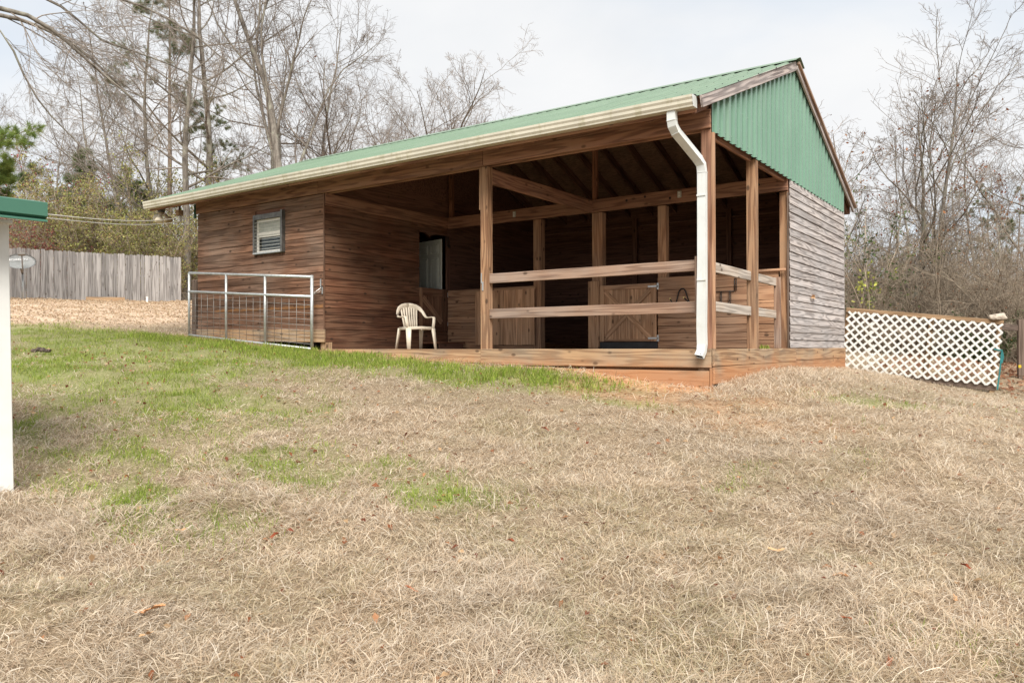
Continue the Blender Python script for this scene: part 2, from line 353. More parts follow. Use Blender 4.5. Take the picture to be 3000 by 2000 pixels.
def tube_bm(bm, pts, r, sides=8, cap=True):
    pts = [Vector(p) for p in pts]; rings = []; n = len(pts); prev = None
    for i, p in enumerate(pts):
        t = (pts[min(i + 1, n - 1)] - pts[max(i - 1, 0)]).normalized()
        ref = prev if prev is not None else (Vector((0, 0, 1)) if abs(t.z) < 0.9 else Vector((1, 0, 0)))
        u = (ref - t * ref.dot(t)).normalized(); v = t.cross(u); prev = u
        rr = r[i] if isinstance(r, (list, tuple)) else r
        rings.append([bm.verts.new(p + (u * math.cos(2 * math.pi * j / sides) + v * math.sin(2 * math.pi * j / sides)) * rr) for j in range(sides)])
    for a, b in zip(rings[:-1], rings[1:]):
        for j in range(sides): bm.faces.new((a[j], a[(j + 1) % sides], b[(j + 1) % sides], b[j]))
    if cap: bm.faces.new(rings[0][::-1]); bm.faces.new(rings[-1])
def tube(name, pts, r, mat, parent, sides=8):
    bm = bmesh.new(); tube_bm(bm, pts, r, sides); return obj(name, from_bm(bm, name, True), mat, parent)
def ribbon_bm(bm, pts, wid, ws, ts):
    """sweep a flat bar; wid = width direction per point"""
    n = len(pts); pts = [Vector(p) for p in pts]; rings = []
    for i in range(n):
        t = (pts[min(i + 1, n - 1)] - pts[max(i - 1, 0)]).normalized(); wd = Vector(wid[i] if isinstance(wid, list) else wid); wd = (wd - t * wd.dot(t)).normalized(); nn = t.cross(wd)
        a = (ws[i] if isinstance(ws, (list, tuple)) else ws) / 2; b = (ts[i] if isinstance(ts, (list, tuple)) else ts) / 2
        rings.append([bm.verts.new(pts[i] + wd * sx * a + nn * sy * b) for sx, sy in ((-1, -.6), (-.8, -1), (.8, -1), (1, -.6), (1, .6), (.8, 1), (-.8, 1), (-1, .6))])
    for a, b in zip(rings[:-1], rings[1:]):
        for j in range(8): bm.faces.new((a[j], a[(j + 1) % 8], b[(j + 1) % 8], b[j]))
    bm.faces.new(rings[0][::-1]); bm.faces.new(rings[-1])

# ------------------------------------------------------------------ terrain
CTRL = np.array([
 (0.1,-0.15,-.54),(-1.0,-.15,-.44),(-2,-.1,-.30),(-3.7,-.1,-.25),(-5.5,-.1,-.13),(-7.46,-.1,-.03),(-9.5,-.1,.13),(-11.4,-.1,.27),(-12.6,1.5,.42),
 (.1,2.0,-.38),(.1,3.2,-.36),(.1,5.5,-.43),(.1,7.5,-.46),(1.0,3.0,-.52),(1.4,7.9,-.68),(2.8,8.43,-.93),(3.0,10.4,-.66),(6,9,-1.2),
 (-7.0,3.7,-.12),(-3.5,3.7,-.25),(-3.5,7.5,-.3),(-7.0,7.6,.1),(-11.4,7.6,.75),
 (-26.3,2.5,1.70),(-25.5,8.5,1.88),(-24,1.9,1.60),(-18,0,.95),(-19,6,1.25),(-26.4,-3,1.6),
 (-3.1,-7.04,-1.13),(3.7,-9.86,-1.85),(1.6,-6.8,-1.5),(6,-5.5,-1.65),(3.5,-1.5,-1.0),(-1.0,-3.5,-.95),(-4.5,-4,-.62),(-9,-4,-.15),(-14,-4,.25),
 (-20,-14,.3),(-5,-16,-1.6),(12,-12,-2.6),(12,0,-2.0),(10,14,-1.7),
 (-45,10,2.3),(-40,30,2.5),(-20,30,2.0),(-8,30,.8),(5,30,-.8),(25,35,-2.5),(30,0,-3.5),(20,-30,-4),(-20,-40,-1.5),(-60,-30,1.5),(-10,16,.9),
 (-120,0,2.5),(-90,100,3),(0,120,0),(100,80,-4),(130,-20,-5),(60,-120,-5),(-60,-120,-1)], float)
def _U(r2):
    r2 = np.maximum(r2, 1e-12); return r2 * np.log(r2) * .5
def _fit():
    n = len(CTRL); d = ((CTRL[:, None, :2] - CTRL[None, :, :2]) ** 2).sum(-1)
    A = np.zeros((n + 3, n + 3)); A[:n, :n] = _U(d) + np.eye(n) * .02; A[:n, n] = 1; A[:n, n + 1:] = CTRL[:, :2]; A[n:, :n] = A[:n, n:].T
    b = np.zeros(n + 3); b[:n] = CTRL[:, 2]; return np.linalg.solve(A, b)
_TW = _fit()
def vnoise(x, y, seed=0):
    """smooth value noise, vectorised, 0..1"""
    xi = np.floor(x).astype(np.int64); yi = np.floor(y).astype(np.int64); xf = x - xi; yf = y - yi
    def h(a, b):
        n = (a * 374761393 + b * 668265263 + seed * 144665) & 0x7fffffff; n = (n ^ (n >> 13)) * 1274126177 & 0x7fffffff; return ((n ^ (n >> 16)) & 0xffff) / 65535.0
    u = xf * xf * (3 - 2 * xf); v = yf * yf * (3 - 2 * yf)
    return (h(xi, yi) * (1 - u) + h(xi + 1, yi) * u) * (1 - v) + (h(xi, yi + 1) * (1 - u) + h(xi + 1, yi + 1) * u) * v
def fbm(x, y, seed=0, oct=4):
    s = 0; a = 0.5; t = 0
    for i in range(oct): s = s + a * vnoise(x * 2 ** i + 17.3 * i, y * 2 ** i - 9.1 * i, seed + i); t += a; a *= 0.5
    return s / t
def gz(x, y):
    x = np.asarray(x, float); y = np.asarray(y, float); n = len(CTRL); z = _TW[n] + _TW[n + 1] * x + _TW[n + 2] * y
    for i in range(n): z = z + _TW[i] * _U((x - CTRL[i, 0]) ** 2 + (y - CTRL[i, 1]) ** 2)
    return z
def lumps(x, y):
    return (fbm(x * 1.6, y * 1.6, 3, 3) - 0.5) * 0.12 + (vnoise(x * 2.7, y * 2.7, 9) - 0.5) * 0.055 + (vnoise(x * 6, y * 6, 8) - 0.5) * 0.035
def gl(x, y):
    """ground with its tussocks, faded out under and next to the barn"""
    x = np.asarray(x, float); y = np.asarray(y, float)
    dx = np.maximum(np.maximum(-11.6 - x, x - 0.1), 0); dy = np.maximum(np.maximum(-0.1 - y, y - 7.7), 0); d = np.hypot(dx, dy)
    return gz(x, y) + lumps(x, y) * np.clip(d / 0.8, 0, 1)
def g(x, y): return float(gl(np.array([x]), np.array([y]))[0])
def ellmask(x, y, ells):
    m = np.zeros_like(x)
    for cx, cy, rx, ry, rot, s in ells:
        c, sn = math.cos(R(rot)), math.sin(R(rot)); u = (x - cx) * c + (y - cy) * sn; v = -(x - cx) * sn + (y - cy) * c
        m = np.maximum(m, s * np.clip(1.25 - np.sqrt((u / rx) ** 2 + (v / ry) ** 2), 0, 1))
    return np.clip(m * 1.3, 0, 1)
STRAW = [(-0.5, -0.75, 1.9, 0.75, 0, 1.0), (-7.4, -0.4, 1.5, 0.28, 4, 1.0), (-10, -0.3, 2.2, 0.18, 4, 0.9), (0.9, 0.6, 0.5, 0.7, 0, 0.6), (-4.6, -0.35, 1.4, 0.2, 3, 0.9), (1.0, -1.4, 1.3, 0.5, 20, .6)]
GREEN = [(-7.4, -1.3, 4.2, 1.25, 6, 1.0), (-8.4, -3.3, 4.8, 2.3, -20, 1.0), (-11.0, -2.2, 3.4, 1.8, 0, 1.0), (-2.9, -1.05, 2.2, 0.75, 5, 0.72), (-6.3, -4.4, 3.2, 1.8, 0, 0.62), (-2.1, -5.1, 1.4, 0.8, 20, 0.42), (1.75, 0.75, 0.95, 0.55, 10, 0.55),
         (-2.2, -6.5, 1.3, 0.6, 0, 0.36), (-0.6, -1.45, 0.7, 0.28, 0, 0.6), (-13.8, -2.2, 3.4, 1.6, 0, 0.7), (-4.3, -6.0, 1.8, 1.0, 0, 0.45), (-0.6, -4.9, 0.9, 0.5, 0, 0.3)]
def litter_mask(x, y): return np.clip((-14.2 - x + (fbm(x * .6, y * .6, 21) - .5) * 4) / 2.5, 0, 1) * np.clip((y + 6) / 2, 0, 1)
def clay_mask(x, y):
    n = fbm(x * 2.3, y * 2.3, 31); m = ellmask(x, y, STRAW)
    edge = .8 * ellmask(x, y, [(-.9, -.3, 1.3, .35, 0, 1)]) + np.exp(-np.maximum(np.maximum(np.maximum(-11.6 - x, x - 0.05), np.maximum(-0.05 - y, y - 7.6)), 0) / 0.16)
    return np.clip(np.maximum(m * (0.1 + n) * .7, edge), 0, 1)
def axis_pts(lo, hi, fine, mid, midstep, far, farstep):
    a = list(np.arange(lo, hi + 1e-6, fine)); v = hi
    while v < hi + mid: v += midstep; a.append(v)
    st = farstep
    while v < far: v += st; st *= 1.35; a.append(v)
    v = lo
    while v > lo - mid: v -= midstep; a.insert(0, v)
    st = farstep
    while v > -far: v -= st; st *= 1.35; a.insert(0, v)
    return np.array(a)
gx = axis_pts(-13.0, 5.0, 0.11, 16, 0.5, 400, 3.0); gy = axis_pts(-9.0, 2.0, 0.11, 14, 0.5, 400, 3.0)
XX, YY = np.meshgrid(gx, gy); nx, ny = len(gx), len(gy)
ZZ = gl(XX.ravel(), YY.ravel()); far = np.hypot(XX.ravel() + 5, YY.ravel()); ZZ = np.where(far > 120, np.clip(ZZ, -6, 3), ZZ)
inside = (XX.ravel() > -11.35) & (XX.ravel() < -0.05) & (YY.ravel() > 0.1) & (YY.ravel() < 7.5); ZZ = np.where(inside, np.minimum(ZZ, -0.12), ZZ)
idx = np.arange(nx * ny).reshape(ny, nx)
q = np.stack([idx[:-1, :-1], idx[:-1, 1:], idx[1:, 1:], idx[1:, :-1]], -1).reshape(-1, 4)
gme = npmesh(np.stack([XX.ravel(), YY.ravel(), ZZ], -1), q.ravel(), np.full(len(q), 4), 'ground', True)
def greenness(x, y):
    m = ellmask(x, y, GREEN); n_ = fbm(x * 1.7, y * 1.7, 41); f_ = fbm(x * 6, y * 6, 43, 2)
    return np.clip((m + (n_ - .5) * 1.2 * np.clip(m * 3, 0, 1) + (f_ - .5) * .6 * np.clip(m * 3, 0, 1)), 0, 1) + np.clip((fbm(x * .9, y * .9, 47) - .66) * 1.6, 0, .25)
for nm, fn in (('clay', clay_mask), ('litter', litter_mask), ('green', greenness)):
    a_ = gme.attributes.new(nm, 'FLOAT', 'POINT'); a_.data.foreach_set('value', fn(XX.ravel(), YY.ravel()).astype(np.float32))
tag(obj('ground', gme, 'ground'), kind='structure')

# ------------------------------------------------------------------ barn
XW, XRM, XM = -11.40, -7.43, -3.66
YB, YE = 3.574, 7.55
RY, RZ, SL = 3.8, 4.90, 0.395
EF, EB = -0.56, 8.35           # eave edges
XL, XRR = -12.40, 0.09         # roof ends
def rz(y): return RZ - SL * abs(y - RY)
barn = thing('horse_barn', (-5.7, 3.8, -0.3), 'brown timber horse barn with green metal roof and open front stalls', 'barn')

# floor slab under porch and stalls
bx('floor', XRM + 0.02, -0.03, 0.03, YE - 0.05, -0.08, -0.012, 'dirt_floor', barn, bev=0)
bx('room_floor', XW + 0.05, XRM - 0.02, 0.06, YE - 0.05, 0.30, 0.34, 'dirt_floor', barn, bev=0)

# front wall of the enclosed room: lap boards
def lap_wall(name, axis, fixed, a0, a1, z0, z1, n, out, mat, parent, hole=None, back=True, gap=0.0):
    """horizontal lap boards; axis 'x' or 'y' = direction of the boards, out = +1/-1 outward sign on the other axis"""
    th = 0.05
    if axis == 'x': core = bx(name, a0 + 0.01, a1 - 0.01, min(fixed, fixed - out * th), max(fixed, fixed - out * th), z0 + 0.02, z1 - 0.01, 'dark_wood', parent, bev=0) if back else None
    else: core = bx(name, min(fixed, fixed - out * th), max(fixed, fixed - out * th), a0 + 0.01, a1 - 0.01, z0 + 0.02, z1 - 0.01, 'dark_wood', parent, bev=0) if back else None
    h = (z1 - z0) / n
    for i in range(n):
        zc = z0 + h * (i + 0.5); spans = [(a0, a1)]
        if hole and zc + h / 2 > hole[2] + 0.01 and zc - h / 2 < hole[3] - 0.01: spans = [(a0, hole[0]), (hole[1], a1)]
        for s0, s1 in spans:
            if s1 - s0 < 0.05: continue
            ja = random.uniform(-0.003, 0.003); off = out * 0.016
            if axis == 'x': beam('board', (s0, fixed + off, zc + ja), (s1, fixed + off, zc + ja + random.uniform(-.004, .004)), 0.02, h - 0.004 + 0.006, mat, core or parent, bev=0.004, roll=out * 0.055)
            else: beam('board', (fixed + off, s0, zc + ja), (fixed + off, s1, zc + ja + random.uniform(-.004, .004)), 0.02, h - 0.004 + 0.006, mat, core or parent, bev=0.004, roll=-out * 0.055)
    return core
# the front wall core is split round the window
WX0, WX1, WZ0, WZ1 = -9.45, -8.54, 1.88, 2.66
fw = bx('front_wall', XW + 0.02, WX0 - 0.01, 0.03, 0.07, 0.36, 2.88, 'dark_wood', barn, bev=0)
for a in ((WX1 + 0.01, XRM - 0.03, 0.36, 2.88), (WX0 - 0.01, WX1 + 0.01, 0.36, WZ0 - 0.01), (WX0 - 0.01, WX1 + 0.01, WZ1 + 0.01, 2.88)):
    bx('backing', a[0], a[1], 0.03, 0.07, a[2], a[3], 'dark_wood', fw, bev=0)
n = 19; h = (2.885 - 0.365) / n
for i in range(n):
    zc = 0.365 + h * (i + .5); sp = [(XW, XRM)]
    if zc + h * .4 > WZ0 and zc - h * .4 < WZ1: sp = [(XW, WX0), (WX1, XRM)]
    for a, b in sp: beam('board', (a, 0.014, zc), (b, 0.014, zc + random.uniform(-.006, .006)), 0.022, h - 0.004, 'wall_wood', fw, bev=0.004, roll=-0.06)
beam('skirt_board', (XW, -0.012, 0.30), (XRM + 0.03, -0.012, 0.245), 0.04, 0.24, 'rim_wood', fw)
bx('corner_trim', XRM - 0.012, XRM + 0.012, -0.012, 0.01, 0.37, 2.885, 'wall_wood', fw, bev=0.003)
bx('pier_block', XRM - 0.12, XRM + 0.02, 0.02, 0.18, -0.15, 0.125, 'rim_wood', fw)
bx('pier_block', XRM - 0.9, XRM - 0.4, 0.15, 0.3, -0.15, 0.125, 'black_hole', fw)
# left outer wall and back of the room
lw = bx('side_wall', XW, XW + 0.04, 0.04, YE, 0.2, 3.2, 'wall_wood', barn, bev=0)
lg = pymesh([(XW, 0.02, 3.2), (XW, YE, 3.2), (XW, RY, rz(RY) - 0.06), (XW + .03, 0.02, 3.2), (XW + .03, YE, 3.2), (XW + .03, RY, rz(RY) - 0.06)], [(0, 1, 2), (5, 4, 3), (0, 3, 4, 1), (1, 4, 5, 2), (2, 5, 3, 0)]); obj('gable_board', lg, 'dark_wood', lw)

bx('room_back_wall', XW + .04, XRM - .03, YE - .03, YE, 0.2, 3.3, 'dark_wood', barn, bev=0)
# window with security bars
wn = bx('window', WX0, WX1, -0.055, -0.045, WZ1 - 0.10, WZ1, 'window_metal', barn, bev=0.002)
bx('frame', WX0, WX0 + 0.045, -0.06, 0.05, WZ0, WZ1 - 0.02, 'window_metal', wn, bev=0.002)
bx('frame', WX1 - 0.05, WX1, -0.075, 0.05, WZ0 + 0.002, WZ1 + 0.03, 'window_metal', wn, bev=0.003)
bx('frame', WX1 - 0.085, WX1 - 0.051, -0.05, 0.03, WZ0 + 0.03, WZ1 - 0.01, 'window_metal', wn, bev=0.003)
bx('frame', WX0, WX1 - 0.052, -0.062, 0.05, WZ0 - 0.002, WZ0 + 0.03, 'galvanised', wn, bev=0.003)
bx('frame', WX0 + 0.046, WX1 - 0.052, -0.044, 0.05, WZ1 - 0.09, WZ1 - 0.004, 'window_metal', wn, bev=0.002)
zm = (WZ0 + WZ1) / 2
us = bx('sash', WX0 + 0.05, WX1 - 0.09, 0.0, 0.03, WZ1 - 0.15, WZ1 - 0.095, 'white_vinyl', wn, bev=0.003)
bx('sash_stile', WX0 + 0.05, WX0 + 0.105, 0.001, 0.029, WZ0 + 0.04, WZ1 - 0.152, 'white_vinyl', wn, bev=0.003)
bx('meeting_rail', WX0 + 0.106, WX1 - 0.09, -0.006, 0.028, zm - 0.02, zm + 0.035, 'white_vinyl', wn, bev=0.003)
bx('meeting_rail', WX0 + 0.106, WX1 - 0.09, 0.004, 0.028, zm - 0.06, zm - 0.03, 'white_vinyl', wn, bev=0.003)
bx('bottom_rail', WX0 + 0.106, WX1 - 0.09, 0.002, 0.03, WZ0 + 0.04, WZ0 + 0.065, 'white_vinyl', wn, bev=0.003)
bx('pane', WX0 + 0.106, WX1 - 0.09, 0.018, 0.022, zm + 0.036, WZ1 - 0.152, 'blind', wn, bev=0)
bx('pane', WX0 + 0.106, WX1 - 0.09, 0.034, 0.038, WZ0 + 0.066, zm - 0.062, 'window_glass', wn, bev=0)
for i in range(9):
    z = WZ0 + 0.09 + i * 0.066; tube('bar', [(WX0 + 0.02, -0.05, z), (WX1 - 0.06, -0.05, z)], 0.0048, 'window_bar', wn, 6)

# room wall facing the porch, with the split door in it
DY0, DY1, DZ0, DZ1 = 2.64, 3.56, 0.37, 2.49
rw = bx('room_wall', XRM - 0.075, XRM - 0.035, 0.06, DY0 - 0.02, 0.36, 2.9, 'dark_wood', barn, bev=0)
bx('backing', XRM - 0.075, XRM - 0.035, DY0 - 0.02, YE, DZ1 + 0.01, 2.9, 'dark_wood', rw, bev=0)
bx('backing', XRM - 0.075, XRM - 0.035, DY1 + 0.04, YE, -0.05, DZ1 + 0.01, 'dark_wood', rw, bev=0)
bx('gable_backing', XRM - 0.075, XRM - 0.035, 0.1, YE, 2.9, 3.28, 'dark_wood', rw, bev=0)
rg = pymesh([(XRM - .075, 0.1, 3.28), (XRM - .075, YE, 3.28), (XRM - .075, RY, rz(RY) - 0.1), (XRM - .035, 0.1, 3.28), (XRM - .035, YE, 3.28), (XRM - .035, RY, rz(RY) - 0.1)], [(0, 1, 2), (5, 4, 3), (0, 3, 4, 1), (1, 4, 5, 2), (2, 5, 3, 0)]); obj('gable_backing', rg, 'dark_wood', rw)
h = (2.66 - 0.365) / 17
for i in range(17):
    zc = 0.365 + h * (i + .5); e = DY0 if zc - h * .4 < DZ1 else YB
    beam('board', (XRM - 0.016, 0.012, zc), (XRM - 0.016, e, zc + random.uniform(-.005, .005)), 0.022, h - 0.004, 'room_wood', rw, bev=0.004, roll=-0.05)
bx('tie_beam', XRM - 0.03, XRM + 0.025, 0.02, YB - 0.02, 2.665, 2.89, 'beam_wood', barn)
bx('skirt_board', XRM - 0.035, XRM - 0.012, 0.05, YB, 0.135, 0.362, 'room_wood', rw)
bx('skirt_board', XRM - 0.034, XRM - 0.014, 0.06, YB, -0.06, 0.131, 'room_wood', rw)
# lower half door (dutch)
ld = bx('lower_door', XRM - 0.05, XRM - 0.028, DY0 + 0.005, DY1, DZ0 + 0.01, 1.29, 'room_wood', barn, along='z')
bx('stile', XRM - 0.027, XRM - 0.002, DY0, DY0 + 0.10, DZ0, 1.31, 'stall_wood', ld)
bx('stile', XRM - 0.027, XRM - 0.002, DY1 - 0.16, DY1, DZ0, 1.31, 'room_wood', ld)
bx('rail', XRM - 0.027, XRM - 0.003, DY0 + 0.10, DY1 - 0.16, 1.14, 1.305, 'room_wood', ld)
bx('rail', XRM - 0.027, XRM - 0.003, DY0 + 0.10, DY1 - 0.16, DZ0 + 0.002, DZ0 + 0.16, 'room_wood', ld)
beam('brace', (XRM - 0.016, DY0 + 0.11, 1.10), (XRM - 0.016, DY1 - 0.18, DZ0 + 0.20), 0.02, 0.12, 'stall_wood', ld)
for z in (1.19, 0.55): bx('hinge', XRM - 0.004, XRM + 0.006, DY1 + 0.005, DY1 + 0.05, z - 0.05, z + 0.05, 'steel', ld, bev=0.002)
bx('door_post', XRM - 0.06, XRM - 0.005, DY1 + 0.003, DY1 + 0.10, 1.29, DZ1, 'dark_wood', rw)
# upper leaf: painted panel door standing open into the room
D0 = Vector((XRM - 0.09, 3.47, 0)); dv = Vector((-0.98, 0.19, 0)).normalized(); nv = Vector((-0.19, -0.98, 0)).normalized()
def leafpt(u, z, o): return D0 + dv * u + Vector((0, 0, z)) + nv * o
ud = beam('upper_door', leafpt(0.42, 1.32, 0), leafpt(0.42, 2.43, 0), 0.035, 0.84, 'door_paint', barn, side=dv)
for u0, u1, z0, z1 in ((.10, .36, 2.12, 2.32), (.48, .74, 2.12, 2.32), (.10, .36, 1.36, 2.02), (.48, .74, 1.36, 2.02)):
    pn = beam('panel', leafpt((u0 + u1) / 2, z0 + .03, .024), leafpt((u0 + u1) / 2, z1 - .03, .024), 0.012, u1 - u0 - .06, 'door_paint', ud, side=dv, bev=0.006)
    for (ua, za), (ub, zb) in (((u0, z0), (u0, z1)), ((u1, z0), (u1, z1))): beam('moulding', leafpt(ua, za, .021), leafpt(ub, zb, .021), 0.016, 0.018, 'door_paint', ud, side=dv, bev=0.004)
    for (ua, za), (ub, zb) in (((u0 + .01, z0), (u1 - .01, z0)), ((u0 + .01, z1), (u1 - .01, z1))): beam('moulding', leafpt(ua, za, .021), leafpt(ub, zb, .021), 0.016, 0.018, 'door_paint', ud, bev=0.004)
for i in range(3):
    y = DY1 - 0.06 + i * 0.045
    tube('hook_strap', [(XRM + 0.0, y, 2.50), (XRM + 0.02, y + .01, 2.38), (XRM + 0.02, y + 0.03, 2.26 - i * .02), (XRM + .03, y + .045, 2.30)], 0.007, 'iron_black', ud, 5)
# step below the door
st = bx('door_step', XRM + 0.01, XRM + 0.55, 2.62, 3.5, 0.105, 0.14, 'room_wood', barn, along='y'); bx('riser', XRM + 0.50, XRM + 0.53, 2.66, 3.46, -0.01, 0.104, 'dark_wood', st)

# beams, posts
bx('front_beam', XW, XRM - 0.12, -0.045, -0.004, 2.885, 3.13, 'beam_wood', barn)
bx('front_beam', XRM - 0.115, XM - 0.06, -0.047, -0.003, 2.882, 3.13, 'beam_wood', barn)
bx('front_beam', XM - 0.055, -0.005, -0.045, -0.004, 2.885, 3.13, 'beam_wood', barn)
bx('inner_beam', XRM, -0.02, 0.10, 0.14, 2.885, 3.12, 'beam_wood', barn)
mp = bx('porch_post', XM - 0.14, XM, 0.0, 0.14, -0.02, 2.88, 'post_wood', barn)
bx('notch_block', XM - 0.165, XM - 0.141, -0.002, 0.12, 2.20, 2.875, 'post_wood', mp, bev=0.012)
bx('latch_plate', XM - 0.105, XM - 0.075, -0.012, -0.001, 0.92, 1.06, 'steel', mp, bev=0.002)
bx('latch_plate', XM - 0.125, XM - 0.105, -0.01, -0.001, 1.04, 1.20, 'steel', mp, bev=0.002)
cp = bx('corner_post', -0.15, -0.012, 0.0, 0.13, 0.0, 2.88, 'beam_wood', barn)
bx('trim_strip', -0.01, 0.03, 0.0, 0.05, 0.0, 2.83, 'stall_wood', cp)
bx('side_post', -0.14, -0.002, 1.79, 1.93, -0.02, 2.83, 'post_wood', barn)
bx('tie_beam', XM - 0.12, XM - 0.07, 0.145, YB - 0.05, 2.64, 2.885, 'beam_wood', barn)
bx('gable_tie', -0.11, -0.06, 0.14, YE, 2.80, 3.02, 'beam_wood', barn)
hb = bx('stall_header', XRM + 0.03, -0.015, YB - 0.045, YB, 2.65, 2.895, 'beam_wood', barn)
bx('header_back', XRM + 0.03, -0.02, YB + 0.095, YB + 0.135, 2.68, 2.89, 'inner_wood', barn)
for x in (-5.58, -1.93, -1.78 + 9):
    if x > 0: continue
    ot = bx('outlet_box', x - .035, x + .035, YB - 0.075, YB - 0.047, 2.735, 2.855, 'outlet_plate', hb, bev=0.004)
    for dz in (-.025, .025): bx('socket', x - .018, x + .018, YB - 0.08, YB - 0.0755, 2.795 + dz - .016, 2.795 + dz + .016, 'box_white', ot, bev=0.002)
for x, z in ((-3.0, 2.80), (-2.62, 2.83), (-2.12, 2.75), (-.5, 2.80)):
    bm = bmesh.new(); bmesh.ops.create_cone(bm, cap_ends=True, segments=10, radius1=.024, radius2=.024, depth=.004, matrix=Matrix.Translation((x, YB - 0.047, z)) @ Matrix.Rotation(R(90), 4, 'X')); obj('bored_hole', from_bm(bm), 'black_hole', hb)
bm = bmesh.new(); bmesh.ops.create_cone(bm, cap_ends=True, segments=14, radius1=.055, radius2=.05, depth=.05, matrix=Matrix.Translation((-3.83, YB - 0.072, 2.77)) @ Matrix.Rotation(R(90), 4, 'X')); lh = obj('lamp_holder', from_bm(bm, 'lh', True), 'outlet_plate', hb)
bm = bmesh.new(); bmesh.ops.create_uvsphere(bm, u_segments=12, v_segments=8, radius=.042, matrix=Matrix.Translation((-3.86, YB - 0.14, 2.775)) @ Matrix.Diagonal((1, 1.35, 1, 1))); obj('bulb', from_bm(bm, 'bulb', True), 'box_white', lh)

# king posts from header to ridge
bx('king_post', XM - 0.11, XM - 0.02, YB + 0.0, YB + 0.09, 2.9, rz(YB) - 0.2, 'inner_wood', barn)
bx('king_post', XRM + 0.03, XRM + 0.12, YB + 0.0, YB + 0.09, 2.9, rz(YB) - 0.2, 'inner_wood', barn)

# stall fronts (plane Y = YB)
def stall_wall(x0, x1, z0, z1, heights, mat):
    w_ = bx('stall_front', x0 + .01, x1 - .01, YB + 0.012, YB + 0.03, z0, z1 - .01, 'dark_wood', barn, bev=0); z = z0
    for hh in heights:
        bx('board', x0, x1, YB - 0.014 + random.uniform(-.003, .003), YB + 0.011, z + .0035, z + hh - .0035, mat, w_, bev=0.004); z += hh
    return w_
stall_wall(XRM + 0.01, -5.15, 0.0, 1.29, [.14] * 6 + [.15] * 3, 'stall_wood')
stall_wall(-2.385, -0.18, 0.0, 1.31, [.138] * 6 + [.24, .242], 'stall_wood')
for nm, x0, x1, zt in (('stall_post', -5.15, -4.975, 2.645), ('stall_post', -3.775, -3.555, 2.645), ('stall_post', -2.40, -2.235, 2.645), ('stall_post', -0.172, -0.03, 2.645)):
    bx(nm, x0, x1, YB + 0.035 if x0 < -2.5 and x0 > -3 else YB + 0.0 + (0.031 if x0 > -3 else 0.0), YB + 0.17, -0.01, zt, 'post_wood' if x0 > -1 else 'stall_wood', barn)
bx('door_jamb', -3.84, -3.60, YB - 0.05, YB - 0.002, 0.0, 1.31, 'door_wood', barn)
# plain plank door folded back against the left stall
d1 = bx('stall_door', -6.61, -5.085, YB - 0.045, YB - 0.018, 1.20, 1.262, 'stall_wood', barn)
x = -6.61
for i in range(10):
    wd = 1.525 / 10; bx('plank', x + .0015, x + wd - .0015, YB - 0.075, YB - 0.046, 0.07 + random.uniform(0, .008), 1.22 + random.uniform(0, .006), 'door_wood', d1, bev=0.003); x += wd
# braced plank door on the right stall
d2 = bx('stall_door', -3.585, -2.405, YB - 0.012, YB + 0.004, 0.62, 0.70, 'dark_wood', barn)
x = -3.585
for i in range(8):
    wd = 1.18 / 8; bx('plank', x + .0015, x + wd - .0015, YB - 0.034, YB - 0.0125, 0.135, 1.20, 'door_wood', d2, bev=0.003); x += wd
for x0, x1 in ((-3.585, -3.485), (-2.505, -2.405)): bx('stile', x0, x1, YB - 0.060, YB - 0.0345, 0.13, 1.21, 'door_wood', d2)
for z0, z1 in ((0.13, 0.175), (1.12, 1.21)): bx('rail', -3.483, -2.507, YB - 0.059, YB - 0.0345, z0, z1, 'stall_wood', d2)
beam('brace', (-3.47, YB - 0.046, 1.09), (-2.52, YB - 0.046, 0.20), 0.022, 0.085, 'door_wood', d2)
beam('brace', (-3.47, YB - 0.047, 0.20), (-2.52, YB - 0.047, 1.09), 0.022, 0.085, 'door_wood', d2)
for z in (0.19, 1.15): 
    bx('hinge', -2.56, -2.385, YB - 0.068, YB - 0.0615, z - .018, z + .018, 'steel', d2, bev=0.002); bx('hinge_leaf', -2.402, -2.36, YB - 0.03, YB - 0.016, z - .06, z + .06, 'steel', d2, bev=0.002)
bx('rubber_mat', -3.59, -2.39, YB - 0.03, YB - 0.012, 0.0, 0.125, 'black_rubber', barn)

# stalls inside: back wall, partitions
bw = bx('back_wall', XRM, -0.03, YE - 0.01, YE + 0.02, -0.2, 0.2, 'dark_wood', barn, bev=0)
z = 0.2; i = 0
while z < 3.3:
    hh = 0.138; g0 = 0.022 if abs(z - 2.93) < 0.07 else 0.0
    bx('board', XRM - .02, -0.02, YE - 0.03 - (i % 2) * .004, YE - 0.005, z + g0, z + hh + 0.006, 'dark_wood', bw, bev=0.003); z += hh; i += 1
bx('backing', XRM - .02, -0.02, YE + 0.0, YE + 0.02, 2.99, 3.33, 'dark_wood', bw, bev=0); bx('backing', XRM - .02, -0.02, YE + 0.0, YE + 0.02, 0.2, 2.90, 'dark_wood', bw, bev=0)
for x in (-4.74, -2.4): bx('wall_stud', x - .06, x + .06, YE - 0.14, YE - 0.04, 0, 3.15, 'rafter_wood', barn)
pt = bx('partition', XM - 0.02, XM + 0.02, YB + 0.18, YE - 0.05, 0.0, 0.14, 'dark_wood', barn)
for i in range(1, 9): bx('board', XM - 0.02, XM + 0.02, YB + 0.18, YE - 0.05, 0.002 + i * 0.145, i * 0.145 + 0.14, 'dark_wood', pt)

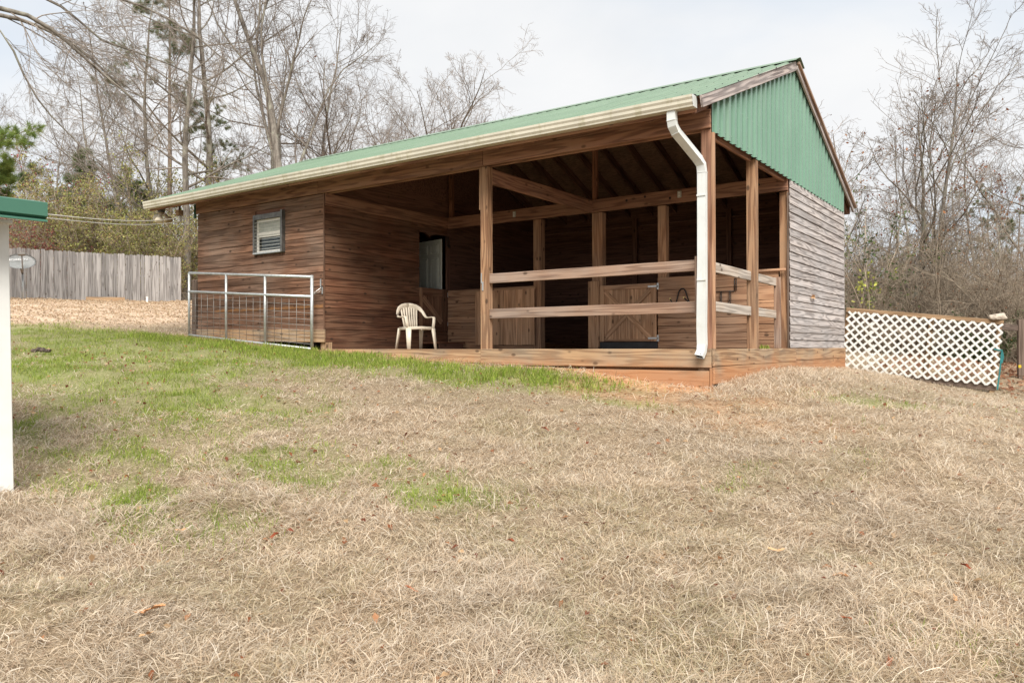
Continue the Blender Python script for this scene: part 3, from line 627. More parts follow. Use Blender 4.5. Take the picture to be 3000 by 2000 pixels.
# gable end wall: weathered lap boards
gw = bx('gable_wall', -0.045, -0.012, YB + 0.04, YE, -0.0, 2.86, 'dark_wood', barn, bev=0)
n = 21; h = (2.828 - 0.0) / n
for i in range(n):
    zc = h * (i + .5)
    sag = random.uniform(-.012, .006)
    beam('board', (0.008, YB + random.uniform(0.0, .02), zc + random.uniform(-.006, .006)), (0.008, YE + 0.02, zc + sag), 0.022, h - 0.002, 'gable_wood', gw, bev=0.004, roll=-0.10)
bx('corner_board', -0.03, -0.008, YB - 0.03, YB - 0.002, 0.0, 2.62, 'old_post', gw)
bx('corner_board', -0.05, 0.02, YE + 0.022, YE + 0.05, -0.1, 2.85, 'gable_wood', gw)

# rim boards along the porch edge
bx('rim_board', XRM + 0.06, XM - 0.11, -0.035, 0.005, -0.22, 0.0, 'rim_wood', barn)
bx('rim_board', XM - 0.105, -0.002, -0.045, -0.004, -0.245, 0.002, 'rim_wood', barn)
beam('rim_board', (-2.35, -0.03, -0.40), (-0.03, -0.035, -0.405), 0.04, 0.235, 'rim_wood', barn)
bx('rim_block', -0.20, -0.05, 0.0, 0.05, -0.5, -0.25, 'rim_wood', barn)
bx('rim_backing', XM, -0.2, 0.06, 0.09, -0.6, -0.1, 'clay', barn)
bx('rim_corner', -0.025, 0.006, -0.052, 0.02, -0.60, -0.248, 'rim_wood', barn)
bx('side_rim', 0.008, 0.045, -0.04, 3.80, -0.225, 0.0, 'rim_wood', barn)
beam('side_rim', (0.0265, 3.805, -0.105), (0.0265, YE + 0.03, -0.105), 0.036, 0.20, 'rim_wood', barn)
beam('side_rim', (0.022, -0.03, -0.345), (0.022, 3.9, -0.325), 0.034, 0.225, 'rim_wood', barn)
beam('side_rim', (0.020, 3.905, -0.325), (0.020, YE + 0.02, -0.325), 0.034, 0.235, 'rim_wood', barn)

# rails
bx('porch_rail', XM + 0.005, -0.255, 0.04, 0.08, 1.035, 1.185, 'rail_wood', barn)
bx('porch_rail', XM + 0.005, -0.255, 0.04, 0.08, 0.48, 0.63, 'rail_wood', barn)
bx('rail_upright', -0.25, -0.205, 0.02, 0.12, 0.45, 1.23, 'rail_wood', barn)
for z in (1.02, 0.495):
    beam('side_rail', (-0.09, 0.14, z + .075), (-0.09, 1.785, z + .067), 0.045, 0.135, 'grey_rail', barn); beam('side_rail', (-0.088, 1.935, z + .067), (-0.088, 3.05, z + .06), 0.045, 0.128, 'grey_rail', barn)
bx('rail_post', -0.11, -0.01, 3.055, 3.12, 0.0, 1.16, 'rail_wood', barn)
bx('stall_cap', -1.2, -0.05, YB - .06, YB - .018, 1.30, 1.345, 'stall_wood', barn)

# ------------------------------------------------------------------ roof
PROF = [(0.0, 0), (0.075, 0), (0.098, .028), (0.138, .028), (0.161, 0), (0.229, 0)]
def roof_panel(x0, nrib, ya, yb, name, parent, mat, lift=0.0):
    vs = []; fs = []; c = []
    for i in range(nrib):
        for px, pz in PROF[:-1]: c.append((x0 + i * 0.229 + px, pz))
    c.append((x0 + nrib * 0.229, 0)); c[-1] = (c[-1][0] + 0.008, 0.002)
    m = len(c); ys = np.linspace(ya, yb, 5)
    for y in ys:
        for px, pz in c: vs.append((px, y, rz(y) + pz + lift - .02 + random.uniform(-.0012, .0012)))
    for r_ in range(len(ys) - 1):
        for i in range(m - 1): fs.append((r_ * m + i, r_ * m + i + 1, (r_ + 1) * m + i + 1, (r_ + 1) * m + i))
    return obj(name, pymesh(vs, fs, name), mat, parent)
def slab(name, y0, y1, dz0, dz1, x0, x1, mat, parent):
    vs = [(x, y, rz(y) - d) for x in (x0, x1) for y in (y0, y1) for d in (dz0, dz1)]
    return obj(name, pymesh(vs, [(0, 1, 3, 2), (4, 6, 7, 5), (0, 4, 5, 1), (2, 3, 7, 6), (0, 2, 6, 4), (1, 5, 7, 3)]), mat, parent)
roof = slab('roof', EF + 0.03, RY, 0.032, 0.048, XL + .02, XRR - .06, 'osb', barn)
slab('roof_deck', RY, EB - 0.03, 0.033, 0.049, XL + .02, XRR - .06, 'osb', roof)
npan = int((XRR - XL) / 0.916) + 1
for i in range(npan):
    x0 = XRR - 0.003 - (i + 1) * 0.916
    if i == npan - 1: roof_panel(x0 + 0.229 * 2 if x0 < XL - .4 else x0, 2 if x0 < XL - .4 else 4, EF, RY - .02, 'roof_panel', roof, 'green_roof', 0.0)
    else: roof_panel(x0, 4, EF, RY - .02, 'roof_panel', roof, 'green_roof', 0.0012 * (i % 2))
for i in range(npan): roof_panel(XRR - 0.003 - (i + 1) * 0.916, 4, RY + .02, EB, 'roof_panel', roof, 'green_roof', 0.0012 * (i % 2))
# ridge cap
vs = []; cs = [(-.26, -.26 * SL + .022), (-.24, -.24 * SL + .03), (-.03, .028), (0, .034), (.03, .028), (.24, -.24 * SL + .03), (.26, -.26 * SL + .022)]
for x in (XL - .02, XRR + .05): 
    for dy, dz in cs: vs.append((x, RY + dy, RZ + dz - .006))
obj('ridge_cap', pymesh(vs, [(i, i + 1, i + 8, i + 7) for i in range(6)]), 'green_roof', roof)
# dark closures between the ribs: at the eave and under the ridge cap
x = XRR - 0.003
screw_bm = bmesh.new()
while x > XL + .1:
    rib = x - 0.229 + 0.118
    bx('rib_closure', rib - .034, rib + .034, EF + .004, EF + .03, rz(EF) - .022, rz(EF) + .008, 'closure_foam', roof, bev=0.008)
    for y in (0.0, 0.9, 1.8, 2.7, 3.45):
        bmesh.ops.create_cube(screw_bm, size=.016, matrix=Matrix.Translation((x - .035, y, rz(y) - .014)))
    x -= 0.229
sc_ = obj('roof_screws', from_bm(screw_bm), 'closure_foam', roof); sc_['kind'] = 'stuff'
# rafters and tails
for i in range(21):
    x = XRR - 0.16 - i * 0.605
    if x < XL + .05: break
    for ya, yb in ((EF + .08, RY - .02), (RY + .02, EB - .08)):
        beam('rafter', (x, ya, rz(ya) - .052 - .098), (x, yb, rz(yb) - .052 - .098), 0.04, 0.185, 'rafter_wood', roof, bev=0.003)
bx('ridge_board', XL + .05, XRR - .1, RY - .018, RY + .018, RZ - .32, RZ - .06, 'rafter_wood', roof)
bx('fascia', XL + .02, XRR - .1, EF + 0.045, EF + 0.075, rz(EF) - .20, rz(EF) - .035, 'beam_wood', roof)
bx('fascia', XL + .02, XRR - .1, EB - .065, EB - .035, rz(EB) - .20, rz(EB) - .035, 'beam_wood', roof)
# barge boards on the right gable, weathered grey
beam('barge_board', (XRR - .018, EF + .02, rz(EF + .02) - .10), (XRR - .035, RY - .005, rz(RY) - .10), 0.035, 0.15, 'barge_wood', roof)
beam('barge_board', (XRR - .018, RY + .005, rz(RY) - .10), (XRR - .035, EB - .02, rz(EB) - .10), 0.035, 0.15, 'barge_wood', roof)
beam('barge_trim', (XRR + .012, RY + .005, rz(RY) - .055), (XRR + .012, EB, rz(EB) - .055), 0.045, 0.05, 'rail_wood', roof)
beam('barge_board', (XL + .03, EF + .02, rz(EF + .02) - .10), (XL + .03, RY - .005, rz(RY) - .10), 0.035, 0.15, 'barge_wood', roof)

# corrugated gable cladding
def gable_panel(y0, y1):
    per = 0.229; pts = []; y = y0
    while y < y1 - 1e-4:
        for py, pz in ((0, 0), (0.085, 0), (0.10, .034), (0.175, .034), (0.19, 0)):
            if y + py < y1 - 1e-4: pts.append((y + py, pz))
        y += per
    pts.append((y1, 0.003)); vs = []; fs = []
    for y_, d in pts:
        zt = min(rz(y_) - .06, 9); vs += [(0.004 + d, y_, 2.835), (0.004 + d, y_, zt)]
    # the apex needs its own point inside the panel that crosses the ridge
    for i in range(len(pts) - 1): fs.append((2 * i, 2 * i + 2, 2 * i + 3, 2 * i + 1))
    return pymesh(vs, fs, 'gable_panel')
gc = bx('gable_cladding', -0.03, -0.004, 0.02, YE - .02, 2.86, 3.25, 'dark_wood', barn, bev=0)
gt = pymesh([(-.03, .1, 3.25), (-.03, YE - .1, 3.25), (-.03, RY, rz(RY) - .1), (-.004, .1, 3.25), (-.004, YE - .1, 3.25), (-.004, RY, rz(RY) - .1)], [(0, 2, 1), (3, 4, 5), (0, 1, 4, 3), (1, 2, 5, 4), (2, 0, 3, 5)]); obj('backing', gt, 'dark_wood', gc)
y = 0.0
gscr = bmesh.new()
while y < YE + 0.02:
    y1 = min(y + 0.916, YE + 0.03); obj('gable_panel', gable_panel(y, y1), 'green_gable', gc); y = y1
    if y1 >= YE + 0.02: break
yy = 0.05
while yy < YE:
    for z in (2.93, 3.35, 3.85, 4.35):
        if z < rz(yy) - .2: bmesh.ops.create_uvsphere(gscr, u_segments=6, v_segments=4, radius=.008, matrix=Matrix.Translation((0.006, yy, z)))
    yy += 0.229
sc_ = obj('cladding_screws', from_bm(gscr), 'green_gable', gc); sc_['kind'] = 'stuff'

# gutter and downspout
GY0, GY1, GT, GB = EF - 0.115, EF + 0.04, rz(EF) - 0.022, rz(EF) - 0.165
gp = [(GY1, GT), (GY1, GB), (GY0 + .03, GB), (GY0 + .028, GB + .02), (GY0 + .012, GB + .05), (GY0 + .012, GB + .085), (GY0, GT - .03), (GY0, GT), (GY0 + .018, GT), (GY0 + .018, GT - .01), (GY0 + .006, GT - .01)]
inner = [(GY0 + .02, GB + .05), (GY0 + .036, GB + .012), (GY1 - .005, GB + .012), (GY1 - .005, GT)]
prof = gp + inner; GX0, GX1 = -12.38, -0.0
vs = []; m = len(prof); xs = np.linspace(GX0, GX1, 9)
for x in xs:
    for y, z in prof: vs.append((x, y, z + math.sin(x * 1.3) * .003))
fs = [(r_ * m + i, r_ * m + i + 1, (r_ + 1) * m + i + 1, (r_ + 1) * m + i) for r_ in range(8) for i in range(m - 1)]
gut = obj('gutter', pymesh(vs, fs, 'gutter'), 'gutter_white', barn)
for x in (GX0, GX1 + .003):
    bm = bmesh.new(); a = [bm.verts.new((x, y, z)) for y, z in gp[:8]]; b = [bm.verts.new((x + .004, y, z)) for y, z in gp[:8]]; bm.faces.new(a); bm.faces.new(b[::-1])
    for i in range(8): bm.faces.new((a[i], a[(i + 1) % 8], b[(i + 1) % 8], b[i]))
    obj('end_cap', from_bm(bm), 'downspout_white', gut)
def downspout():
    # centre line, rectangular section with corrugated faces
    P = [Vector((-0.30, -0.585, 3.02)), Vector((-0.30, -0.585, 2.90)), Vector((-0.295, -0.57, 2.83)), Vector((-0.275, -0.52, 2.76)), Vector((-0.13, -0.16, 2.47)), Vector((-0.105, -0.10, 2.40)), Vector((-0.098, -0.085, 2.30)), Vector((-0.098, -0.085, 1.9)), Vector((-0.099, -0.087, 1.2)), Vector((-0.104, -0.088, 0.75)), Vector((-0.108, -0.09, 0.3)), Vector((-0.104, -0.092, 0.06)), Vector((-0.108, -0.105, -0.03)), Vector((-0.125, -0.15, -0.10))]
    bm = bmesh.new(); rings = []; n = len(P)
    for i, p in enumerate(P):
        t = (P[min(i + 1, n - 1)] - P[max(i - 1, 0)]).normalized(); wx = Vector((1, 0, 0)); wx = (wx - t * wx.dot(t)).normalized(); d = t.cross(wx).normalized()
        w_, dd = 0.055, 0.04
        if 9 <= i <= 11: w_ = 0.060; dd = 0.036
        sec = []
        for s in range(9): u = -1 + s * 0.25; sec.append((u * w_, -dd - (0.004 if s % 2 and 0 < s < 8 else 0)))
        for s in range(1, 5): v_ = -1 + s * 0.4; sec.append((w_ + (0.003 if s % 2 else 0), v_ * dd))
        for s in range(9): u = 1 - s * 0.25; sec.append((u * w_, dd))
        for s in range(1, 5): v_ = 1 - s * 0.4; sec.append((-w_, v_ * dd))
        j = random.uniform(-.002, .002) if i > 6 else 0
        rings.append([bm.verts.new(p + wx * (a + j) - d * b * (1 if d.y < 0 else -1) * -1) for a, b in sec])
    m_ = len(rings[0])
    for a, b in zip(rings[:-1], rings[1:]):
        for j in range(m_): bm.faces.new((a[j], a[(j + 1) % m_], b[(j + 1) % m_], b[j]))
    bmesh.ops.recalc_face_normals(bm, faces=bm.faces)
    ds = obj('downspout', from_bm(bm, 'downspout'), 'downspout_white', barn)
    bm = bmesh.new(); c = P[-1] - (P[-1] - P[-2]).normalized() * .02; t = (P[-1] - P[-2]).normalized()
    q_ = t.to_track_quat('Z', 'X').to_matrix().to_4x4(); bmesh.ops.create_cube(bm, size=1, matrix=Matrix.Translation(c) @ q_ @ Matrix.Diagonal((.07, .098, .006, 1)))
    obj('spout_mouth', from_bm(bm), 'black_hole', ds)
    for i in (1, 3, 4, 6):
        d_ = (P[i + 1] - P[i]).normalized(); obj('elbow_collar', box_mesh(.018, .088, .118, .004, 'downspout_white'), 'downspout_white', ds, Matrix.Translation(P[i]) @ Matrix((d_, Vector((1, 0, 0)).cross(d_).normalized() * -1, d_.cross(Vector((1, 0, 0)).cross(d_).normalized() * -1))).transposed().to_4x4())
    for z in (2.0, .9): bx('strap', -.16, -.036, -.136, -.13, z - .012, z + .012, 'downspout_white', ds, bev=0.002)
downspout()
bx('bracket', XW - 0.10, XW - 0.06, -0.03, 0.01, 2.80, 3.10, 'green_trim', barn)

# small plant on the rim and splinter leaf on the gable come with the details further down
# ------------------------------------------------------------------ plastic chair on the porch
def make_chair(loc, rzdeg):
    t = thing('plastic_chair', loc, 'beige moulded plastic armchair standing on the porch in front of the board wall', 'chair', rz=R(rzdeg)); M0 = W[t.name]
    def part(name, bm, smooth=True): return obj(name, from_bm(bm, name, smooth), 'chair_plastic', t, M0)
    bm = bmesh.new(); nu, nv_ = 9, 9; top = []; 
    for i in range(nu):
        row = []
        for j in range(nv_):
            u = i / (nu - 1) * 2 - 1; v = j / (nv_ - 1) * 2 - 1; yw = 0.235 if u > -.2 else 0.235 - (-.2 - u) * .05
            z = 0.385 + 0.018 * (u * .9 + .1) + 0.012 * v * v - (0.03 if abs(v) == 1 or u == 1 else 0) * (0.6)
            row.append(bm.verts.new((u * 0.225 + .005, v * yw, z)))
        top.append(row)
    for i in range(nu - 1):
        for j in range(nv_ - 1): bm.faces.new((top[i][j], top[i + 1][j], top[i + 1][j + 1], top[i][j + 1]))
    ext = bmesh.ops.solidify(bm, geom=list(bm.faces), thickness=0.022)
    part('seat', bm, False)
    bm = bmesh.new(); ribbon_bm(bm, [(0.228, -.235, .372), (0.235, 0, .382), (0.228, .235, .372)], (0, 0, 1), 0.05, 0.018); part('seat_apron', bm)
    for s in (-1, 1):
        bm = bmesh.new(); ribbon_bm(bm, [(-.22, s * .222, .372), (.22, s * .238, .376)], (0, 0, 1), 0.05, 0.016); part('seat_apron', bm)
        bm = bmesh.new(); ribbon_bm(bm, [(.262, s * .262, 0.0), (.235, s * .25, .19), (.205, s * .238, .375)], (0.6, -s * 0.8, 0), [.062, .082, .098], [.03, .034, .04]); part('leg', bm)
        bm = bmesh.new(); ribbon_bm(bm, [(-.285, s * .245, 0.0), (-.245, s * .23, .19), (-.205, s * .215, .38)], (0.6, s * 0.8, 0), [.05, .064, .082], [.028, .03, .036]); part('leg', bm)
        bm = bmesh.new(); arm = [(.20, s * .24, .375), (.185, s * .262, .47), (.175, s * .272, .545), (.160, s * .275, .566), (.12, s * .277, .573), (.0, s * .279, .572), (-.10, s * .277, .574), (-.145, s * .272, .588), (-.18, s * .262, .625), (-.215, s * .243, .68), (-.25, s * .205, .735), (-.272, s * .14, .77), (-.283, s * .07, .785), (-.286, 0, .789)]
        wds = [(0, 1, 0)] * 7 + [(0.2, 1, 0.2), (.3, .9 * s, .5), (.3, s * .8, .6), (.3, s * .5, .8), (.25, s * .2, 1), (.25, 0, 1), (.25, 0, 1)]
        wds = [(0, 1, 0)] * 8 + [(.25, s * .9, .1), (.2, s * .9, .35), (.2, s * .6, .7), (.2, s * .3, 1), (.2, 0, 1), (.2, 0, 1)]
        ribbon_bm(bm, arm, wds, [.052, .05, .05, .052, .056, .058, .055, .05, .05, .056, .07, .085, .092, .094], [.024] * 9 + [.02] * 5); part('armrest', bm)
    for i in range(7):
        y = (i - 3) * 0.046; bm = bmesh.new(); ribbon_bm(bm, [(-.198, y * .86, .375), (-.225, y * .93, .50), (-.255, y * 1.02, .62), (-.276, y * 1.1, .76 - abs(y) * .12)], (0, 1, 0), [.034, .031, .031, .036], .011); part('back_slat', bm)
make_chair((-5.62, 0.50, -0.012), -21.5)

# ------------------------------------------------------------------ galvanised stock gate leaning on the wall
gate = thing('stock_gate', (-9.5, -0.15, 0.14), 'galvanised tube gate with wire mesh parked against the room wall', 'gate')
GX = [(-11.46, 0.30, 1.62), (-10.17, 0.21, 1.515), (-8.93, 0.11, 1.425), (-7.58, 0.0, 1.33)]; GYG = -0.16
def gtube(name, pts, r, sides=10): return tube(name, pts, r, 'galvanised', gate, sides)
rr = 0.026
for name, i in (('end_tube', 0), ('upright', 1), ('upright', 2), ('end_tube', 3)):
    x, zb, zt = GX[i]; gtube(name, [(x, GYG, zb - (0.03 if i == 3 else 0)), (x, GYG, zt + (0.03 if i == 3 else 0))], rr + (.004 if i == 3 else 0))
gtube('top_tube', [(GX[0][0], GYG, GX[0][2]), (GX[3][0], GYG, GX[3][2])], rr); gtube('bottom_tube', [(GX[0][0], GYG, GX[0][1]), (GX[3][0], GYG, GX[3][1])], rr)
mz = lambda x: 1.225 + (x + 11.46) * (0.965 - 1.225) / 3.88; bz = lambda x: 0.30 + (x + 11.46) * (-0.30) / 3.88
gtube('middle_tube', [(GX[0][0], GYG, mz(GX[0][0])), (GX[3][0], GYG, mz(GX[3][0]))], rr)
bm = bmesh.new()
for i in range(1, 18):
    x = GX[0][0] + i * 3.88 / 18; tube_bm(bm, [(x, GYG + .004, bz(x)), (x, GYG + .004, mz(x))], 0.0042, 5)
zf = 0.0
for kx in (0.075, .15, .235, .33, .44, .56, .69, .85):
    tube_bm(bm, [(GX[0][0], GYG + .011, bz(GX[0][0]) + kx * .93), (GX[3][0], GYG + .011, bz(GX[3][0]) + kx * .93 + 0.02)], 0.0042, 5)
obj('wire_mesh', from_bm(bm, 'mesh', True), 'wire', gate)
tube('tie_wire', [(-7.6, -.18, .97), (-7.53, -.14, 1.04), (-7.47, -.05, 1.13), (-7.46, -.005, 1.16), (-7.50, -.05, 1.06), (-7.57, -.15, 1.0)], .006, 'steel', gate, 5)
lt = thing('latch_plates', (-7.49, -0.012, 1.1), 'small steel latch plates screwed to the corner of the room wall', 'latch')
bx('plate', -7.52, -7.49, -.022, -.012, 1.15, 1.30, 'steel', lt, bev=0.002); bx('plate', -7.475, -7.445, -.022, -.013, 1.02, 1.14, 'steel', lt, bev=0.002)

# weathered gate post at the left corner of the barn
gpz = g(-11.62, 0.12); o = beam('gate_post', (-11.60, 0.10, gpz - .3), (-11.61, 0.12, 1.50), 0.16, 0.15, 'old_post', None, side=(1, 0, 0), bev=0.02); tag(o, 'dark weathered wooden post behind the left end of the gate', 'post')

# ------------------------------------------------------------------ flood lights under the left eave
fl = thing('floodlight', (-12.18, -0.36, 2.97), 'twin beige floodlight hanging under the left end of the eave', 'floodlight')
bx('mount_box', -12.24, -12.13, -.41, -.30, 2.95, 3.03, 'window_metal', fl)
bm = bmesh.new(); bmesh.ops.create_cone(bm, cap_ends=True, segments=14, radius1=.07, radius2=.06, depth=.035, matrix=Matrix.Translation((-12.18, -.36, 2.935))); obj('canopy_plate', from_bm(bm, 'c', True), 'lamp_brown', fl)
def lamp(cx, cy, cz, dirv, mat):
    d = Vector(dirv).normalized(); b = Vector((cx, cy, cz)); bm = bmesh.new(); pr = [(-.02, .03), (.0, .038), (.05, .036), (.075, .05), (.11, .078), (.15, .09), (.18, .085), (.19, .05)]
    tube_bm(bm, [b + d * a for a, _ in pr], [r_ for _, r_ in pr], 14); return obj('lamp_head', from_bm(bm, 'l', True), mat, fl)
lamp(-12.15, -.39, 2.90, (.15, -.35, -1), 'lamp_beige'); lamp(-12.07, -.33, 2.89, (.75, .1, -1), 'lamp_brown'); lamp(-12.25, -.34, 2.90, (-1, 0.1, -.35), 'lamp_beige')
ms = thing('cable_anchor', (-11.58, -0.3, 2.70), 'wooden block with white cable insulator below the left eave', 'insulator')
bx('block', -11.66, -11.54, -.36, -.24, 2.83, 2.95, 'rim_wood', ms); bx('insulator', -11.62, -11.54, -.335, -.265, 2.70, 2.825, 'box_white', ms, bev=0.012); bx('hanger', -11.61, -11.57, -.32, -.28, 2.95, 3.12, 'old_post', ms)

# ------------------------------------------------------------------ tack hanging on the stall front
hk = thing('bridle_hook', (-1.95, YB - .03, 0.93), 'black bent iron hook with two pale tips hung on the right stall front', 'hook')
tube('hook_bar', [(-2.10, YB - .10, .90), (-2.07, YB - .09, .83), (-2.03, YB - .07, .81), (-2.00, YB - .05, .85), (-1.96, YB - .032, 1.03), (-1.92, YB - .03, 1.08), (-1.87, YB - .03, 1.08), (-1.83, YB - .032, 1.03), (-1.77, YB - .05, .87), (-1.74, YB - .07, .83), (-1.76, YB - .09, .84), (-1.83, YB - .11, .91)], .012, 'iron_black', hk, 8)
for p in ((-2.103, YB - .10, .906), (-1.835, YB - .11, .915)):
    bm = bmesh.new(); bmesh.ops.create_uvsphere(bm, u_segments=8, v_segments=6, radius=.018, matrix=Matrix.Translation(p)); obj('tip', from_bm(bm, 't', True), 'brass_tip', hk)
rk = thing('saddle_rack', (-1.1, YB - .02, 0.78), 'folded black wire saddle rack fixed to the right stall front', 'rack')
Yr = YB - .026
for pts in ([(-1.62, Yr, 1.13), (-1.62, Yr, .95), (-1.5, Yr, .94)], [(-1.62, Yr, 1.13), (-1.48, Yr, 1.13)], [(-1.32, Yr, .78), (-1.32, Yr, 1.0), (-.93, Yr, 1.0)], [(-1.32, Yr, 1.0), (-1.32, Yr, 1.15), (-1.30, Yr, 1.2)], [(-1.18, Yr - .01, 1.0), (-1.18, Yr - .02, .82), (-1.20, Yr - .03, .78), (-1.17, Yr - .035, .76), (-1.155, Yr - .03, .79), (-1.155, Yr - .02, .99)], [(-1.02, Yr - .01, 1.0), (-1.02, Yr - .02, .82), (-1.04, Yr - .03, .78), (-1.01, Yr - .035, .76), (-.99, Yr - .03, .79), (-.99, Yr - .02, .99)], [(-.93, Yr, 1.22), (-.93, Yr, 1.0)], [(-.90, Yr, 1.22), (-.90, Yr, 1.0)], [(-.93, Yr, 1.22), (-.90, Yr, 1.22)]):
    tube('rod', pts, .007, 'iron_black', rk, 6)

# ------------------------------------------------------------------ oak leaves
def leaf_mesh(size, seed):
    rnd = random.Random(seed); n = 26; out = []
    for i in range(n):
        a = 2 * math.pi * i / n; lob = 0.62 + 0.38 * math.cos(a * 3.5 + 1) if True else 1
        r_ = size * (0.5 + 0.5 * abs(math.cos(a))) * (0.55 + 0.45 * abs(math.sin(a * 3 + .3))) * rnd.uniform(.85, 1.1)
        x, y = math.cos(a) * r_ * 1.25, math.sin(a) * r_ * .8; out.append((x, y, .25 * size * math.sin(x / size * 2 + seed) + .5 * (y * y) / size + rnd.uniform(-.06, .06) * size))
    vs = [(0, 0, 0)] + out; return pymesh(vs, [(0, i + 1, (i + 1) % n + 1) for i in range(n)], 'leaf')
LEAFM = [leaf_mesh(1.0, s) for s in range(6)]
o = obj('dry_leaf', LEAFM[2].copy(), 'oak_leaf', None, Matrix.Translation((0.045, 4.95, 0.93)) @ Matrix.Rotation(R(90), 4, 'Y') @ Matrix.Rotation(R(90), 4, 'Z') @ Matrix.Diagonal((.17, .085, .10, 1))); tag(o, 'dry tan oak leaf caught on the grey gable boards', 'leaf')

# ------------------------------------------------------------------ lattice fence to the right
LA = Vector((0.055, 7.60, 0.84)); LB = Vector((2.81, 8.43, 0.54)); lu = (LB - LA); LL = lu.length; lu.normalize(); horiz = Vector((lu.x, lu.y, 0)).normalized()
ln = Vector((horiz.y, -horiz.x, 0)).normalized(); lv = ln.cross(lu).normalized(); lv = lv if lv.z < 0 else -lv
lat = thing('lattice_fence', ((LA + LB) / 2) * 1.0 + Vector((0, 0, -1.35)), 'white plastic lattice panel fence with brown top rail beside the barn', 'fence')
def lp(u, v, o=0.0): return LA + lu * u + lv * v + ln * o
beam('top_rail', lp(0, .045), lp(LL, .045), 0.045, 0.09, 'lattice_rail_wood', lat)
for u in (0.05, 1.62, LL - .06): beam('post', lp(u, .10, -.06) , lp(u, 1.5, -.06), 0.09, 0.09, 'lattice_rail_wood', lat, side=lu)
beam('bottom_rail', lp(1.0, 1.33, -.012), lp(LL, 1.34, -.012), 0.03, 0.13, 'old_post', lat)
beam('mid_rail', lp(0.05, .22, -.065), lp(LL, .22, -.065), 0.03, 0.09, 'old_post', lat)
def lattice(u0, u1, v0, v1, per, ph, o0):
    hgt = v1 - v0
    for sgn in (1, -1):
        kk = -int(hgt / per) - 2
        while True:
            c = kk * per + ph; kk += 1
            # line u = u0 + c + sgn*t (t = v)
            if sgn == 1: ta, tb = max(0, -c), min(hgt, (u1 - u0) - c)
            else:
                c2 = c + hgt; ta, tb = max(0, c2 - (u1 - u0)), min(hgt, c2)
            base = c if sgn == 1 else c + hgt
            if c > (u1 - u0) + .01: break
            if tb - ta < 0.05: continue
            pa = lp(u0 + base + sgn * ta, v0 + ta, o0 + sgn * .0035); pb = lp(u0 + base + sgn * tb, v0 + tb, o0 + sgn * .0035)
            beam('lattice_slat', pa, pb, 0.006, 0.042, 'lattice_white', lat, side=lu, bev=0.0015)
lattice(0.02, 0.60, 0.075, 1.28, 0.1765, 0.03, .030); lattice(0.50, LL - .01, 0.078, 1.31, 0.1765, 0.085, .045)
# rock, strap
def rock(name, loc, size, label):
    bm = bmesh.new(); bmesh.ops.create_icosphere(bm, subdivisions=3, radius=1.0)
    for v in bm.verts:
        f_ = 1 + 0.35 * mnoise.noise(v.co * 1.4 + Vector((3, 1, 7))) + .12 * mnoise.noise(v.co * 4); v.co *= f_; v.co.z = max(v.co.z, -0.55); v.co.z = min(v.co.z, .6 + .25 * v.co.x)
    return tag(obj(name, from_bm(bm, name), 'stone', None, Matrix.Translation(loc) @ Matrix.Rotation(.5, 4, 'Z') @ Matrix.Diagonal((size[0], size[1], size[2], 1))), label, 'rock')
pr_ = lp(LL - .1, 0); rock('rock', pr_ + Vector((0, 0, .058)), (.16, .10, .105), 'pale jagged rock lying on the right end of the lattice top rail')
sp = thing('teal_strap', lp(LL - .01, .62, .06), 'teal webbing strap tied round the right end of the lattice fence', 'strap')
bm = bmesh.new(); ribbon_bm(bm, [lp(LL + .015, .60, .05), lp(LL + .018, 1.0, .055), lp(LL + .01, 1.38, .06)], tuple(lu), .028, .006); obj('strap_tail', from_bm(bm), 'teal_strap', sp)
bm = bmesh.new(); ribbon_bm(bm, [lp(LL - .13, .585, .062), lp(LL - .05, .60, .064), lp(LL + .02, .60, .06)], (0, 0, 1), .032, .006); obj('strap_loop', from_bm(bm), 'teal_strap', sp)
bm = bmesh.new(); ribbon_bm(bm, [lp(LL + .02, .62, .05), lp(LL + .05, .72, .05), lp(LL + .035, .85, .05)], tuple(lu), .03, .006); obj('strap_end', from_bm(bm), 'teal_strap', sp)
# rail fence behind
p = at(2992, 1105, 17); gzz = g(p.x, p.y); rf = thing('rail_fence', (p.x, p.y, gzz), 'weathered wooden post and rail fence at the right edge behind the lattice', 'fence')
beam('post', (p.x, p.y, gzz - .1), (p.x, p.y, .60), 0.13, 0.13, 'old_post', rf, side=tuple(lu)); beam('rail', lp(LL - .05, .12, -.1), (p.x - .06, p.y, .42), 0.04, 0.13, 'old_post', rf)
beam('rail', (p.x + .07, p.y, .40), (p.x + 2.6, p.y + 1.0, .1), 0.04, 0.13, 'old_post', rf); p2 = Vector((p.x + 2.6, p.y + 1.0)); beam('post', (p2.x, p2.y, g(p2.x, p2.y) - .1), (p2.x, p2.y, .3), 0.13, 0.13, 'old_post', rf, side=tuple(lu))
tg = at(2988, 1073, 16.88); bx('tag', tg.x - .025, tg.x + .025, tg.y - .01, tg.y - .004, tg.z - .03, tg.z + .03, 'yellow_tag', rf, bev=0.002)

